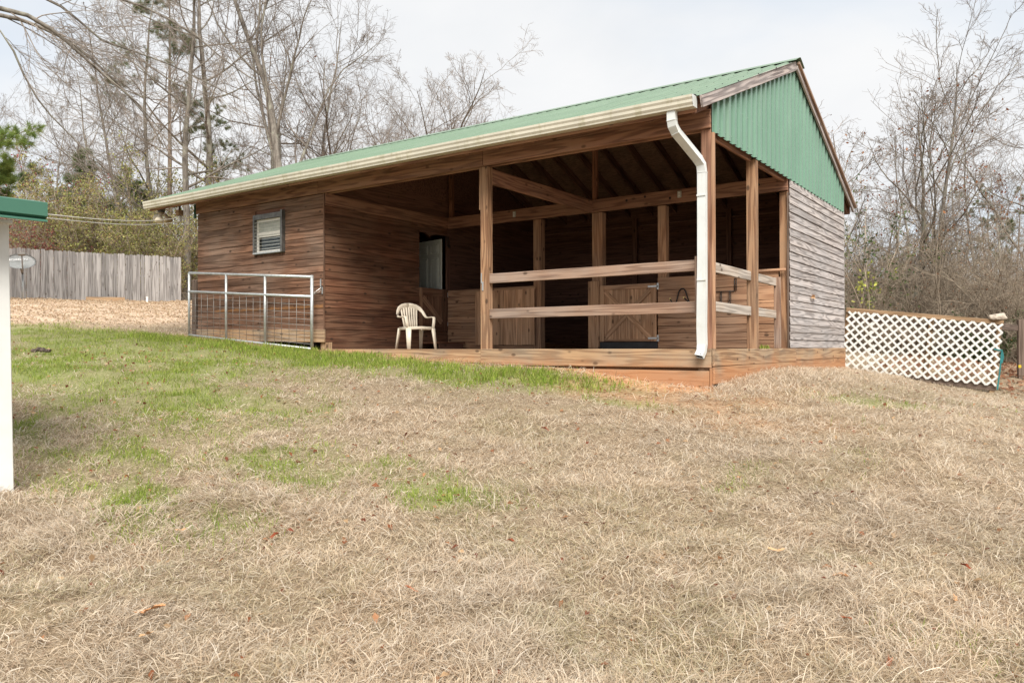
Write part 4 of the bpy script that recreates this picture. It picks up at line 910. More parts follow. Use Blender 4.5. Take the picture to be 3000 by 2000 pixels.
# ------------------------------------------------------------------ picket fence at the back left
FA = Vector((-26.40, 0.9, 0)); FB = Vector((-25.53, 8.48, 0)); fd = (FB - FA); FL = fd.length; fd.normalize(); fn = Vector((fd.y, -fd.x, 0))
pf = thing('picket_fence', (-26, 4.7, 1.75), 'tall grey weathered dog-eared board fence at the back of the yard', 'fence')
def picket_mesh(hh, wd):
    a = wd / 2; c = 0.03; out = [(-a, 0), (a, 0), (a, hh - c), (a - c, hh), (-a + c, hh), (-a, hh - c)]
    # length along local X so the grain runs up the board
    vs = [(z, -.009, y) for y, z in out] + [(z, .009, y) for y, z in out]; n = 6
    return pymesh(vs, [tuple(range(n)), tuple(range(2 * n - 1, n - 1, -1))] + [(i, i + n, (i + 1) % n + n, (i + 1) % n) for i in range(n)], 'picket')
PM = [picket_mesh(1.86, .138), picket_mesh(1.88, .13), picket_mesh(1.85, .142)]
for m_ in PM: m_.materials.append(MATS['fence_wood'])
npk = int(FL / 0.146)
for i in range(npk):
    pos = FA + fd * (i + .5) * FL / npk + fn * random.uniform(-.012, .012); zb = float(gz(pos.x, pos.y)) - .03 + random.uniform(-.02, .015)
    yv = fn; zv = fd; xv = Vector((0, 0, 1)); lean = random.uniform(-.006, .006); xv = (xv + fd * lean).normalized(); zv = (fd - xv * fd.dot(xv)).normalized(); yv = zv.cross(xv)
    Mr = Matrix((xv, yv, zv)).transposed().to_4x4()
    link(bpy.data.objects.new('picket', random.choice(PM)), pf, Matrix.Translation((pos.x, pos.y, zb)) @ Mr)
for dz in (.35, 1.0, 1.6):
    a = FA - fn * .04; b = FB - fn * .04; beam('rail', (a.x, a.y, float(gz(a.x, a.y)) + dz), (b.x, b.y, float(gz(b.x, b.y)) + dz), .04, .09, 'fence_wood', pf)
a, b = at(252, 874, 28.75), at(366, 874, 29.85)
o = beam('loose_board', (a.x, a.y, float(gz(a.x, a.y)) + .085), (b.x, b.y, float(gz(b.x, b.y)) + .085), .03, .17, 'raw_board', None); tag(o, 'tan wooden board lying along the foot of the picket fence', 'board')
a = at(431, 880, 29.3); gzz = g(a.x, a.y); bm = bmesh.new(); tube_bm(bm, [(a.x, a.y, gzz - .1), (a.x, a.y, gzz + .20)], .035, 12); tube_bm(bm, [(a.x, a.y, gzz + .19), (a.x, a.y, gzz + .235)], .045, 12)
tag(obj('vent_pipe', from_bm(bm, 'pipe', True), 'pvc_white', None), 'short white plastic pipe stub sticking out of the leaf litter', 'pipe')

# ------------------------------------------------------------------ satellite dish
a = at(66, 878, 25.5); gzz = g(a.x, a.y); dt = thing('satellite_dish', (a.x, a.y, gzz), 'grey satellite dish on a steel pole before the picket fence', 'satellite dish')
tube('pole', [(a.x, a.y, gzz - .2), (a.x, a.y, 2.52)], .03, 'galvanised', dt, 10)
dc = at(60, 771, 25.35); tocam = Vector((CAM[0] - dc.x, CAM[1] - dc.y, 0)).normalized(); nrm = (tocam * .78 + Vector((0, 0, .62))).normalized()
ax = Vector((-tocam.y, tocam.x, 0)).normalized(); ax = (ax + Vector((0, 0, .16))).normalized(); ax = (ax - nrm * ax.dot(nrm)).normalized(); ay = nrm.cross(ax)
DM = Matrix.Translation(dc) @ Matrix((ax, ay, nrm)).transposed().to_4x4()
bm = bmesh.new(); NR, NA = 7, 36; rows = []
for i in range(NR):
    r_ = i / (NR - 1); rows.append([bm.verts.new((.44 * r_ * math.cos(2 * math.pi * j / NA), .335 * r_ * math.sin(2 * math.pi * j / NA), .09 * r_ * r_)) for j in range(NA)] if i else [bm.verts.new((0, 0, 0))])
for j in range(NA): bm.faces.new((rows[0][0], rows[1][j], rows[1][(j + 1) % NA]))
for i in range(1, NR - 1):
    for j in range(NA): bm.faces.new((rows[i][j], rows[i + 1][j], rows[i + 1][(j + 1) % NA], rows[i][(j + 1) % NA]))
bmesh.ops.solidify(bm, geom=list(bm.faces), thickness=.012)
rf_ = obj('reflector', from_bm(bm, 'dish', True), 'dish_grey', dt, DM)
fc = bpy.data.curves.new('lettering', 'FONT'); fc.body = 'DIRECTV'; fc.size = .115; fc.extrude = .001; fc.align_x = 'LEFT'; fc.materials.append(MATS['dish_white'])
tmp = bpy.data.objects.new('tmp', fc); COL.objects.link(tmp); bpy.context.view_layer.update(); tme = bpy.data.meshes.new_from_object(tmp.evaluated_get(bpy.context.evaluated_depsgraph_get())); bpy.data.objects.remove(tmp)
obj('lettering', tme, 'dish_white', rf_, DM @ Matrix.Translation((-.24, .07, .056)))
bm = bmesh.new(); bmesh.ops.create_cone(bm, cap_ends=True, segments=20, radius1=.04, radius2=.04, depth=.004, matrix=DM @ Matrix.Translation((-.30, .105, .058))); obj('emblem', from_bm(bm), 'dish_white', rf_)
lnb0 = DM @ Vector((.02, -.33, .06)); lnb1 = DM @ Vector((0.02, -.10, .52)); tube('feed_arm', [lnb0 - nrm * .1, lnb0, lnb1], .022, 'dish_dark', dt, 8)
obj('feed_head', box_mesh(.20, .09, .09, .012, 'dish_dark'), 'dish_dark', dt, Matrix.Translation(lnb1) @ Matrix((ax, ay, nrm)).transposed().to_4x4())
tube('dish_mount', [(a.x, a.y, 2.45), dc - nrm * .1 + Vector((0, 0, -.05)), dc - nrm * .01], .035, 'dish_dark', dt, 8)
tube('coax_cable', [(a.x + .03, a.y - .02, 2.5), (a.x + .09, a.y - .05, 2.38), (a.x + .035, a.y - .03, 2.2), (a.x + .033, a.y - .03, gzz)], .008, 'iron_black', dt, 5)

# ------------------------------------------------------------------ canopy with white post at the left edge
cz = g(-3.13, -7.06); cn = thing('canopy', (-3.17, -7.06, cz), 'open shelter at the left edge with white post and green metal eave trim', 'canopy')
E0 = at(0, 600, 6.0); E1 = at(139, 600, 6.25); E0.z = E1.z = 0; ed = (E0 - E1).normalized(); en = Vector((-ed.y, ed.x, 0)); en = en if en.dot(Vector((R3[0], R3[1], 0))) > 0 else -en   # outward = to the right
EN = E1 + ed * 4.2
def ep(s, o, z): q_ = E1 + ed * s + en * o; return Vector((q_.x, q_.y, z))
ztop = lambda s: 1.194
pa = at(-10, 640, 6.35); pb = at(6, 1445, 6.25); wp = beam('post', (pb.x, pb.y, cz - .1), (pa.x, pa.y, 1.07), .135, .135, 'white_paint', cn, side=tuple(en), bev=0.006)
bx('post_cap', pa.x - .085, pa.x + .085, pa.y - .085, pa.y + .085, 1.04, 1.075, 'white_paint', cn)
ep2 = ep(3.9, -.1, 0); beam('post', (ep2.x, ep2.y, g(ep2.x, ep2.y) - .1), (ep2.x, ep2.y, 1.06), .135, .135, 'white_paint', cn, side=tuple(en), bev=0.006)
def strip(name, prof, mat):
    vs = []; fs = []
    for s in (0, 4.2):
        for o_, z_ in prof: vs.append(ep(s, o_, ztop(s) + z_))
    m_ = len(prof)
    for i in range(m_ - 1): fs.append((i, i + 1, m_ + i + 1, m_ + i))
    return obj(name, pymesh(vs, fs), mat, cn)
strip('eave_trim', [(-.10, .008), (.0, 0), (.006, -.004), (.006, -.11), (-.03, -.125), (-.035, -.13), (.004, -.140), (.006, -.155), (.0, -.158), (-.06, -.15), (-.12, -.13)], 'green_trim')
vs = []; fs = []; ncol = 22
for s in (0, 4.2):
    for i in range(ncol): o_ = -.06 - i * .1; vs.append(ep(s, o_, ztop(s) + .008 + i * .1 * .10 + (0.012 if i % 2 else 0)))
obj('roof_sheet', pymesh(vs, [(i, i + 1, ncol + i + 1, ncol + i) for i in range(ncol - 1)]), 'green_trim', cn)
beam('rafter_beam', ep(0.02, -.10, ztop(0) - .10), ep(4.2, -.10, ztop(4.2) - .10), .04, .09, 'white_paint', cn)
# twigs and leaves lying on its roof
dl = bmesh.new()
for i in range(160):
    s = random.uniform(.12, 2.2); o_ = -.08 - random.random() ** 1.5 * .5; c_ = ep(s, o_, ztop(s) + .03 + (-o_ - .06) * .10 + random.uniform(0, .05))
    M_ = Matrix.Translation(c_) @ Matrix.Rotation(random.uniform(0, 6.3), 4, 'Z') @ Matrix.Rotation(random.uniform(-.5, .5), 4, 'X') @ Matrix.Diagonal((random.uniform(.02, .08), random.uniform(.006, .03), .006, 1)); bmesh.ops.create_cube(dl, size=1, matrix=M_)
tag(obj('roof_litter', from_bm(dl), 'litter_brown', None), 'dead leaves and twigs lying on the green canopy roof', 'leaf litter', kind='stuff')
# two thin cables from the canopy to the barn
for dz, y_, lab in ((0, -.30, 'upper thin pale cable running from the canopy to the barn eave'), (-.05, -.28, 'lower thin pale cable running from the canopy to the barn eave')):
    A_ = ep(0, .0, 1.10 + dz * .6); B_ = Vector((-11.56, y_, 2.80 + dz * 1.6)); pts = [A_.lerp(B_, t / 14) - Vector((0, 0, .55 * 4 * (t / 14) * (1 - t / 14) * .12)) for t in range(15)]
    bm = bmesh.new(); tube_bm(bm, pts, .0045, 5); tag(obj('cable', from_bm(bm, 'cable', True), 'cable', None), lab, 'cable')

# ------------------------------------------------------------------ rotten log on the lawn
lx, ly = -9.54, -3.99; bm = bmesh.new()
for k_ in range(4):
    a0 = Vector((-.16 + .04 * k_, random.uniform(-.05, .05), .03 + .012 * k_)); b0 = Vector((.17 - .03 * k_, random.uniform(-.06, .06), .035)); n_ = 7; tube_bm(bm, [a0.lerp(b0, i / (n_ - 1)) + Vector((0, random.uniform(-.012, .012), random.uniform(-.008, .012))) for i in range(n_)], [random.uniform(.016, .034) for i in range(n_)], 7)
tag(obj('rotten_log', from_bm(bm), 'bark_log', None, Matrix.Translation((lx, ly, g(lx, ly) + .02)) @ Matrix.Rotation(YAW - .15, 4, 'Z')), 'dark split piece of rotten log lying in the green grass', 'log')
# ------------------------------------------------------------------ trees
def norm(v): return v / np.maximum(np.linalg.norm(v, axis=-1, keepdims=True), 1e-9)
def walk(rng, P0, D0, L, npts, wob, trop, curl=0.0):
    """grow N polylines: start points, directions, lengths"""
    N = len(P0); pts = np.zeros((N, npts, 3)); pts[:, 0] = P0; d = D0.copy(); st = (L / (npts - 1))[:, None]
    for i in range(1, npts):
        d = norm(d + rng.normal(0, wob, (N, 3)) + np.array(trop) / (npts - 1)); pts[:, i] = pts[:, i - 1] + d * st
    return pts
def spawn(rng, par, prad, plen, kk, t0, t1, ang, ratio, npts, wob, trop, rr, rend, tpow=1.0):
    N, n, _ = par.shape; t = (np.arange(kk)[None, :] + rng.random((N, kk))) / kk; t = t0 + (t1 - t0) * t ** tpow; f = t * (n - 1); i0 = np.clip(f.astype(int), 0, n - 2); fr = (f - i0)[..., None]
    ii = np.arange(N)[:, None]; A = par[ii, i0]; B = par[ii, i0 + 1]; P = (A * (1 - fr) + B * fr).reshape(-1, 3); T = norm(B - A).reshape(-1, 3)
    r0 = (prad[ii, i0] * (1 - fr[..., 0]) + prad[ii, i0 + 1] * fr[..., 0]).reshape(-1)
    v = rng.normal(0, 1, T.shape); v = norm(v - (v * T).sum(-1, keepdims=True) * T); a = np.radians(rng.uniform(ang[0], ang[1], len(T)))[:, None]
    D = norm(T * np.cos(a) + v * np.sin(a)); L = (plen[:, None] * ratio * (1.15 - .65 * t) * rng.uniform(.6, 1.3, t.shape)).reshape(-1)
    pts = walk(rng, P, D, L, npts, wob, trop); ra = np.clip(r0 * rr, rend * 1.15, None); s = np.linspace(0, 1, npts)[None, :]
    return pts, ra[:, None] * (1 - s) + rend * s, L
def tubes_np(groups):
    V = []; F = []; off = 0
    for pts, rad, k in groups:
        N, n, _ = pts.shape; T = np.gradient(pts, axis=1); T = norm(T); ref = np.where(np.abs(T[:, :1, 2:3]) < .85, np.array([0, 0, 1.0]), np.array([1.0, 0, 0])); ref = np.broadcast_to(ref, T.shape)
        u = norm(np.cross(T, ref)); v = np.cross(T, u); a = np.arange(k) * 2 * np.pi / k
        ring = pts[:, :, None, :] + rad[:, :, None, None] * (np.cos(a)[None, None, :, None] * u[:, :, None, :] + np.sin(a)[None, None, :, None] * v[:, :, None, :])
        V.append(ring.reshape(-1, 3)); base = off + (np.arange(N)[:, None, None] * n + np.arange(n - 1)[None, :, None]) * k; j = np.arange(k)[None, None, :]; j2 = (j + 1) % k
        F.append(np.stack([base + j, base + j2, base + k + j2, base + k + j], -1).reshape(-1, 4)); off += N * n * k
    V = np.concatenate(V); F = np.concatenate(F); return V, F
def tube_mesh(groups, name, mat):
    V, F = tubes_np(groups); me = npmesh(V, F.ravel(), np.full(len(F), 4), name, True); me.materials.append(MATS[mat]); return me
def leaf_cloud(rng, P, n, size, cols, name='leaves', spread=.06, mat='leaf_col', droop=0.0):
    """n small bent leaves near the points P"""
    c = P[rng.integers(0, len(P), n)] + rng.normal(0, spread, (n, 3)); d = norm(rng.normal(0, 1, (n, 3)) + np.array([0, 0, -droop])); w_ = norm(np.cross(d, rng.normal(0, 1, (n, 3)))); L = size * rng.uniform(.6, 1.35, n)[:, None]
    V = np.stack([c, c + d * L * .5 + w_ * L * .28, c + d * L, c + d * L * .5 - w_ * L * .28], 1); cols = np.array(cols); cc = cols[rng.integers(0, len(cols), n)] * rng.uniform(.7, 1.25, (n, 1)); cc = np.repeat(cc[:, None], 4, 1)
    me = npmesh(V.reshape(-1, 3), np.arange(n * 4), np.full(n, 4), name, False, cc.reshape(-1, 3)); me.materials.append(MATS[mat]); return me
def bare_tree(seed, H, r0, nl=9, fork=0.35, spread=(28, 60), crook=.10, k2=7, k3=6, k4=5, twig=.0042, leaves=0, lcol=None, trop=.35, bark_='bark_grey', lratio=.55, lean=(0, 0), leafh=(0, 1)):
    rng = np.random.default_rng(seed); P0 = np.zeros((1, 3)); P0[0, 2] = -.3; D0 = norm(np.array([[lean[0], lean[1], 1.0]]))
    tr = walk(rng, P0, D0, np.array([H * .92]), 14, crook, (0, 0, .25)); s = np.linspace(0, 1, 14); trr = (r0 * (1 - s) ** .85 + .012)[None]
    trr[0, 0] *= 1.25
    l1, r1, L1 = spawn(rng, tr, trr, np.array([H]), nl, fork, .97, spread, lratio, 9, .13, (0, 0, trop), .50, .010)
    l2, r2, L2 = spawn(rng, l1, r1, L1, k2, .18, .97, (25, 62), .5, 6, .16, (0, 0, trop * .6), .6, .007)
    l3, r3, L3 = spawn(rng, l2, r2, L2, k3, .15, .98, (25, 65), .5, 5, .18, (0, 0, .12), .62, .005)
    l4, r4, L4 = spawn(rng, l3, r3, L3, k4, .12, 1.0, (25, 65), .52, 3, .2, (0, 0, .1), .7, twig)
    trunk = tube_mesh([(tr, trr, 9), (l1, r1, 6)], 'trunk', bark_); crown = tube_mesh([(l2, r2, 4), (l3, r3, 3), (l4, r4, 3)], 'crown', 'bark_twig'); out = {'trunk': trunk, 'crown': crown}
    if leaves:
        E_ = l4[:, -1]; zr = E_[:, 2] / H; E_ = E_[(zr > leafh[0]) & (zr < leafh[1])]; out['dead_leaves'] = leaf_cloud(rng, E_, leaves, .10, lcol, droop=.8)
    return out
def shrub(seed, H, stems=14, spreadr=.5, leaves=0, lcol=None, lsize=.06, bark_='bark_brush', k2=7, k3=6, trop=.5, out_=.45, twig=.0038, k4=3):
    rng = np.random.default_rng(seed); a = rng.uniform(0, 6.283, stems); P0 = np.stack([np.cos(a) * spreadr * rng.random(stems), np.sin(a) * spreadr * rng.random(stems), np.full(stems, -.2)], -1)
    D0 = norm(np.stack([np.cos(a) * out_ * rng.random(stems) * 1.6, np.sin(a) * out_ * rng.random(stems) * 1.6, np.ones(stems)], -1)); L = H * rng.uniform(.55, 1.1, stems)
    l0 = walk(rng, P0, D0, L, 9, .13, (0, 0, trop * .3)); s = np.linspace(0, 1, 9)[None]; r0 = (H * .0062 * rng.uniform(.6, 1.3, (stems, 1))) * (1 - s) + .005
    l1, r1, L1 = spawn(rng, l0, r0, L, k2, .12, .98, (25, 65), .38, 6, .16, (0, 0, trop * .5), .6, .005); l2, r2, L2 = spawn(rng, l1, r1, L1, k3, .1, 1, (25, 70), .48, 4, .2, (0, 0, .1), .65, .0042)
    l3, r3, L3 = spawn(rng, l2, r2, L2, k4, .1, 1, (25, 70), .5, 3, .2, (0, 0, .05), .7, twig)
    out = {'stems': tube_mesh([(l0, r0, 5)], 'stems', bark_), 'twigs': tube_mesh([(l1, r1, 3), (l2, r2, 3), (l3, r3, 3)], 'twigs', bark_)}
    if leaves: out['leaves'] = leaf_cloud(rng, np.concatenate([l3[:, -1], l3[:, 1], l2[:, -1]]), leaves, lsize, lcol)
    return out
def needles(rng, C, dirs, n, L, wd, cols):
    """tufts of needles at points C pointing round dirs"""
    N = len(C); d = norm(np.repeat(dirs, n, 0) * .75 + rng.normal(0, .62, (N * n, 3)) + np.array([0, 0, -.05])); c = np.repeat(C, n, 0) + rng.normal(0, .03, (N * n, 3)); w_ = norm(np.cross(d, rng.normal(0, 1, d.shape))) * wd; LL_ = (L * rng.uniform(.6, 1.15, len(d)))[:, None]
    V = np.stack([c - w_ * .5, c + w_ * .5, c + d * LL_ + np.array([0, 0, -.02])], 1); cols = np.array(cols); cc = np.repeat((cols[rng.integers(0, len(cols), N)] * rng.uniform(.75, 1.2, (N, 1))), n, 0); cc = np.repeat(cc[:, None], 3, 1)
    me = npmesh(V.reshape(-1, 3), np.arange(len(d) * 3), np.full(len(d), 3), 'needles', False, cc.reshape(-1, 3)); me.materials.append(MATS['leaf_col']); return me
PINE = [(.15, .18, .085), (.19, .21, .10), (.13, .16, .08), (.21, .22, .11)]
def pine_tree(seed, H, r0, nl=14, fork=.5, lr=.22, nt=26, L=.2, wd=.012, k2=6, cols=PINE):
    rng = np.random.default_rng(seed); tr = walk(rng, np.array([[0, 0, -.3]]), np.array([[0, 0, 1.0]]), np.array([H]), 12, .03, (0, 0, .2)); s = np.linspace(0, 1, 12); trr = (r0 * (1 - s * .85))[None]
    l1, r1, L1 = spawn(rng, tr, trr, np.array([H]), nl, fork, .99, (50, 95), lr, 8, .14, (0, 0, .3), .4, .012); l2, r2, L2 = spawn(rng, l1, r1, L1, k2, .35, 1, (25, 60), .42, 5, .16, (0, 0, .35), .6, .008)
    l3, r3, L3 = spawn(rng, l2, r2, L2, 4, .3, 1, (20, 55), .5, 3, .15, (0, 0, .3), .7, .006)
    ends = np.concatenate([l3[:, -1], l3[:, 1], l2[:, -1], l1[:, -1]]); dr = norm(np.concatenate([l3[:, -1] - l3[:, -2], l3[:, 1] - l3[:, 0], l2[:, -1] - l2[:, -2], l1[:, -1] - l1[:, -2]]))
    return {'trunk': tube_mesh([(tr, trr, 9), (l1, r1, 5)], 'trunk', 'bark_pine'), 'crown': tube_mesh([(l2, r2, 3), (l3, r3, 3)], 'crown', 'bark_pine'), 'needles': needles(rng, ends, dr, nt, L, wd, cols)}
def plant(kind, parts, px, D, label, cat, group=None, rot=0.0, sc=1.0, dz=0.0, sz=None):
    p = at(px, 1000, D); z = float(gz(p.x, p.y)) + dz; root = bpy.data.objects.new(kind, None); root.empty_display_size = .3
    link(root, None, Matrix.Translation((p.x, p.y, z)) @ Matrix.Rotation(rot, 4, 'Z') @ Matrix.Diagonal((sc, sc, sz or sc, 1))); tag(root, label, cat, group)
    for nm, me in parts.items(): link(bpy.data.objects.new(nm, me), root, W[root.name])
    return root
BROWN = [(.22, .085, .04), (.28, .13, .06), (.16, .06, .03)]; RED = [(.24, .06, .065), (.31, .10, .085), (.18, .05, .05), (.26, .15, .10)]; OLIVE = [(.30, .31, .11), (.36, .35, .13), (.23, .25, .09), (.33, .26, .12)]; YEL = [(.42, .42, .10), (.34, .38, .10)]; EVER = [(.075, .12, .045), (.11, .15, .06), (.06, .09, .04)]
TB = bare_tree(11, 17, .23, nl=11, fork=.22, spread=(25, 55), crook=.07, k2=9, k3=7, k4=6, lratio=.62, leaves=40, lcol=BROWN, leafh=(.2, .6))      # big spreading tree
TS = [bare_tree(21, 18, .16, nl=14, fork=.30, spread=(35, 75), crook=.05, k2=7, k3=6, k4=5, lratio=.30, trop=.3), bare_tree(22, 17, .125, nl=13, fork=.25, spread=(35, 80), crook=.07, k2=7, k3=6, k4=5, lratio=.30), bare_tree(23, 15, .10, nl=12, fork=.2, spread=(30, 70), crook=.06, k2=7, k3=6, k4=5, lratio=.33)]
TD = [bare_tree(31, 15, .13, nl=11, fork=.25, spread=(25, 55), crook=.11, k2=8, k3=6, k4=5, bark_='bark_dark', lratio=.45), bare_tree(32, 14, .12, nl=10, fork=.3, spread=(25, 60), crook=.14, k2=8, k3=6, k4=5, bark_='bark_dark', lratio=.45)]
TR = bare_tree(41, 12.5, .11, nl=12, fork=.28, spread=(25, 50), crook=.05, k2=8, k3=6, k4=4, lratio=.5, twig=.0034, leaves=420, lcol=BROWN, leafh=(.15, .55))
TQ = bare_tree(42, 9, .10, nl=11, fork=.15, spread=(30, 70), crook=.12, k2=8, k3=6, k4=5, lratio=.45, bark_='bark_dark', leaves=260, lcol=BROWN)
# overhanging tree at the upper left: limbs lead into the picture, thin branches hang down
def overhang():
    rng = np.random.default_rng(5); D_ = 11.0
    paths = [[(-420, 120), (-150, -30), (0, 25), (80, 45), (150, 85), (210, 135), (265, 185), (330, 240), (400, 300), (470, 380)], [(-420, 160), (-160, 20), (0, 45), (60, 58), (130, 85), (200, 120), (270, 175), (350, 250), (420, 330), (480, 430)],
             [(-380, 60), (-100, -60), (80, -30), (180, 20), (230, 60), (300, 120), (390, 150), (500, 190), (600, 240), (700, 290)], [(-300, 240), (-120, 130), (0, 90), (40, 150), (70, 220), (110, 290), (150, 340), (190, 380), (240, 430), (300, 480)],
             [(-200, -200), (60, -120), (200, -60), (330, -10), (420, 20), (500, 60), (580, 110), (650, 170), (720, 220), (790, 260)]]
    limbs = np.array([[tuple(at(x, y, D_ + i * .5 + j * .12)) for j, (x, y) in enumerate(pth)] for i, pth in enumerate(paths)]); s = np.linspace(0, 1, 10)[None]; rad = np.array([.036, .032, .02, .015, .02])[:, None] * (1 - s) ** 1.0 + .008
    Lm = np.linalg.norm(np.diff(limbs, axis=1), axis=-1).sum(1); side = np.array([R3[0], R3[1], 0]) * .5 + np.array([0, 0, -.55])
    l2, r2, L2 = spawn(rng, limbs, rad, Lm, 12, .2, 1.0, (15, 65), .34, 9, .13, side * .75, .30, .0038); l3, r3, L3 = spawn(rng, l2, r2, L2, 10, .1, 1, (18, 60), .46, 7, .15, side * .8, .5, .0026); l4, r4, L4 = spawn(rng, l3, r3, L3, 6, .1, 1, (20, 60), .45, 4, .17, side * .6, .65, .0018)
    b = at(-560, 1000, 11.5); gzz = float(gz(b.x, b.y)); j = limbs[0, 0]; trk = np.array([[(b.x, b.y, gzz - .3), (b.x, b.y, gzz + 1.6), ((b.x + j[0]) / 2, (b.y + j[1]) / 2, gzz + 3.2), tuple(j)]]); 
    M_ = Matrix.Translation((b.x, b.y, gzz)); root = thing('overhanging_tree', (b.x, b.y, gzz), 'nearest bare tree reaching in at upper left with long drooping branches', 'tree')
    obj('trunk', tube_mesh([(trk, np.array([[.2, .17, .13, .1]]), 9), (limbs, rad, 8)], 'trunk', 'bark_grey'), None, root); obj('crown', tube_mesh([(l2, r2, 5), (l3, r3, 4), (l4, r4, 3)], 'crown', 'bark_twig'), None, root)
overhang()
# woods behind the picket fence, left
plant('bare_tree', TB, 845, 33, 'large spreading bare tree rising behind the middle of the barn roof', 'tree', rot=1.2, sz=1.08)
plant('bare_tree', TS[1], 268, 40, 'slim bare tree leftmost of the trunks behind the picket fence', 'tree', rot=.4, sc=.8)
plant('bare_tree', TS[2], 372, 37, 'thin leaning bare tree second of the trunks behind the picket fence', 'tree', rot=2.2, sc=.95)
plant('bare_tree', TS[1], 440, 38, 'bare straight tree left of the pine behind the fence', 'tree', rot=3.1, sc=1.0)
plant('bare_tree', TS[0], 545, 34, 'pale grey straight bare tree just right of the pine', 'tree', rot=5.0, sc=1.0)
plant('bare_tree', TS[0], 612, 35, 'thick bare tree standing above the left eave of the barn', 'tree', rot=1.9, sc=1.12)
plant('bare_tree', TD[1], 730, 37, 'crooked dark bare tree between the left eave and the large spreading tree', 'tree', rot=.7, sc=.78)
plant('bare_tree', TS[2], 925, 38, 'slender bare tree right behind the large spreading tree', 'tree', rot=4.0, sc=1.0)
plant('bare_tree', TS[1], 800, 41, 'slender bare tree left behind the large spreading tree', 'tree', rot=.1, sc=.95)
plant('bare_tree', TD[0], 1040, 40, 'bare tree with low side limbs right of the large spreading tree', 'tree', rot=2.7, sc=.86)
GB_ = 'distant bare trees over the barn roof'
for i, (px, D_, sc, v) in enumerate(((1150, 46, .98, 0), (1215, 49, 1.02, 1), (1275, 47, 1.0, 0), (1335, 48, .98, 1), (1390, 50, .95, 0), (1445, 52, .93, 1), (1490, 54, .82, 0), (1180, 52, 1.0, 0), (1310, 53, .98, 0), (1245, 56, 1.08, 1), (1100, 50, .95, 1))):
    plant('bare_tree', TD[v], px, D_, 'dark bare tree in the low row rising over the barn roof', 'tree', GB_, rot=i * 1.7, sc=sc, dz=1.0)
for i, (px, D_, sc, v) in enumerate(((40, 46, .72, 2), (120, 44, .66, 2), (190, 48, .75, 1), (320, 50, .8, 0), (480, 52, .8, 1), (670, 48, .75, 2), (150, 52, .8, 0), (580, 46, .8, 2), (400, 46, .7, 2), (230, 43, .6, 2), (760, 50, .7, 2), (-60, 42, .8, 1))):
    plant('bare_tree', TS[v], px, D_, 'slim bare tree deep in the wood behind the picket fence', 'tree', 'trees deep in the left wood', rot=i * 2.3, sc=sc)
P1 = pine_tree(51, 16, .15, nl=18, fork=.5, lr=.20, nt=30, L=.24, wd=.011, k2=6); plant('pine_tree', P1, 500, 37, 'pine with dark needle clumps among the bare trees at left', 'tree', rot=.5)
plant('pine_tree', P1, 640, 44, 'pine partly hidden behind the thick bare tree at left', 'tree', rot=2.5, sc=.72)
P2 = pine_tree(52, 9, .12, nl=16, fork=.30, lr=.32, nt=44, L=.30, wd=.014, k2=7, cols=[(.22, .30, .08), (.28, .34, .10), (.16, .23, .07)]); plant('pine_tree', P2, -90, 24, 'bright green long-needled pine at the left edge', 'tree', rot=1.0, sc=.72)
P3 = pine_tree(53, 4.6, .05, nl=18, fork=.12, lr=.30, nt=22, L=.18, wd=.016, k2=5, cols=[(.13, .17, .07), (.17, .2, .09), (.10, .14, .06)])
for i, (px, D_, sc) in enumerate(((205, 40, 1.25), (330, 42, 1.2), (90, 41, 1.2), (430, 44, 1.1), (270, 45, 1.35), (395, 39, .95))): plant('young_pine', P3, px, D_, 'small young pine in the brush behind the picket fence', 'tree', 'young pines behind the fence', rot=i * 1.1, sc=sc * 1.3)
SB = [shrub(61, 4.6, 16, .7, k2=8, k3=6, k4=4, leaves=500, lcol=OLIVE + BROWN, lsize=.05), shrub(62, 4.0, 18, .9, k2=8, k3=6, k4=4, out_=.7, leaves=300, lcol=BROWN, lsize=.055), shrub(63, 5.4, 12, .5, k2=9, k3=6, k4=4, out_=.3, leaves=160, lcol=BROWN, lsize=.06)]
SO = [shrub(64, 4.4, 20, .9, k2=8, k3=6, k4=2, leaves=11000, lcol=OLIVE, lsize=.075, out_=.6), shrub(65, 3.8, 18, .9, k2=8, k3=6, k4=2, leaves=9000, lcol=OLIVE + [(.22, .15, .09)], lsize=.07, out_=.6)]
SR_ = shrub(66, 4.0, 14, .8, k2=7, k3=6, k4=2, leaves=3000, lcol=RED, lsize=.085, out_=.6); SE = shrub(67, 2.2, 14, .6, k2=7, k3=5, k4=2, leaves=5200, lcol=EVER, lsize=.085, out_=.7); SH = shrub(68, 5.2, 8, .4, k2=7, k3=5, k4=2, leaves=1500, lcol=EVER + [(.19, .21, .09)], lsize=.085, out_=.35)
rs = random.Random(9)
for i, (px, D_, sc, v) in enumerate(((250, 34, 1.05, 0), (330, 35, 1.1, 1), (410, 35, 1.1, 0), (470, 36, .95, 1), (300, 38, 1.15, 0), (185, 36, .95, 1), (380, 38, 1.1, 1), (520, 37, .85, 0), (440, 33.5, .75, 1))): plant('olive_shrub', SO[v], px, D_, 'olive green leafy shrub massed behind the picket fence', 'shrub', 'olive shrubs behind the fence', rot=rs.uniform(0, 6), sc=sc * 1.28)
for i, (px, D_, sc) in enumerate(((70, 32.5, .98), (140, 33.5, .9), (205, 34.5, .85))): plant('red_leaved_shrub', SR_, px, D_, ('dark red leaved shrub behind the fence above the satellite dish', 'dark red leaved shrub second from the left behind the fence', 'thin red leaved shrub beside the olive shrubs behind the fence')[i], 'shrub', rot=i * 2.0, sc=sc)
plant('red_leaved_tree', SR_, 0, 36, 'tall purple red leaved small tree above the canopy eave', 'tree', rot=1.0, sc=1.75)
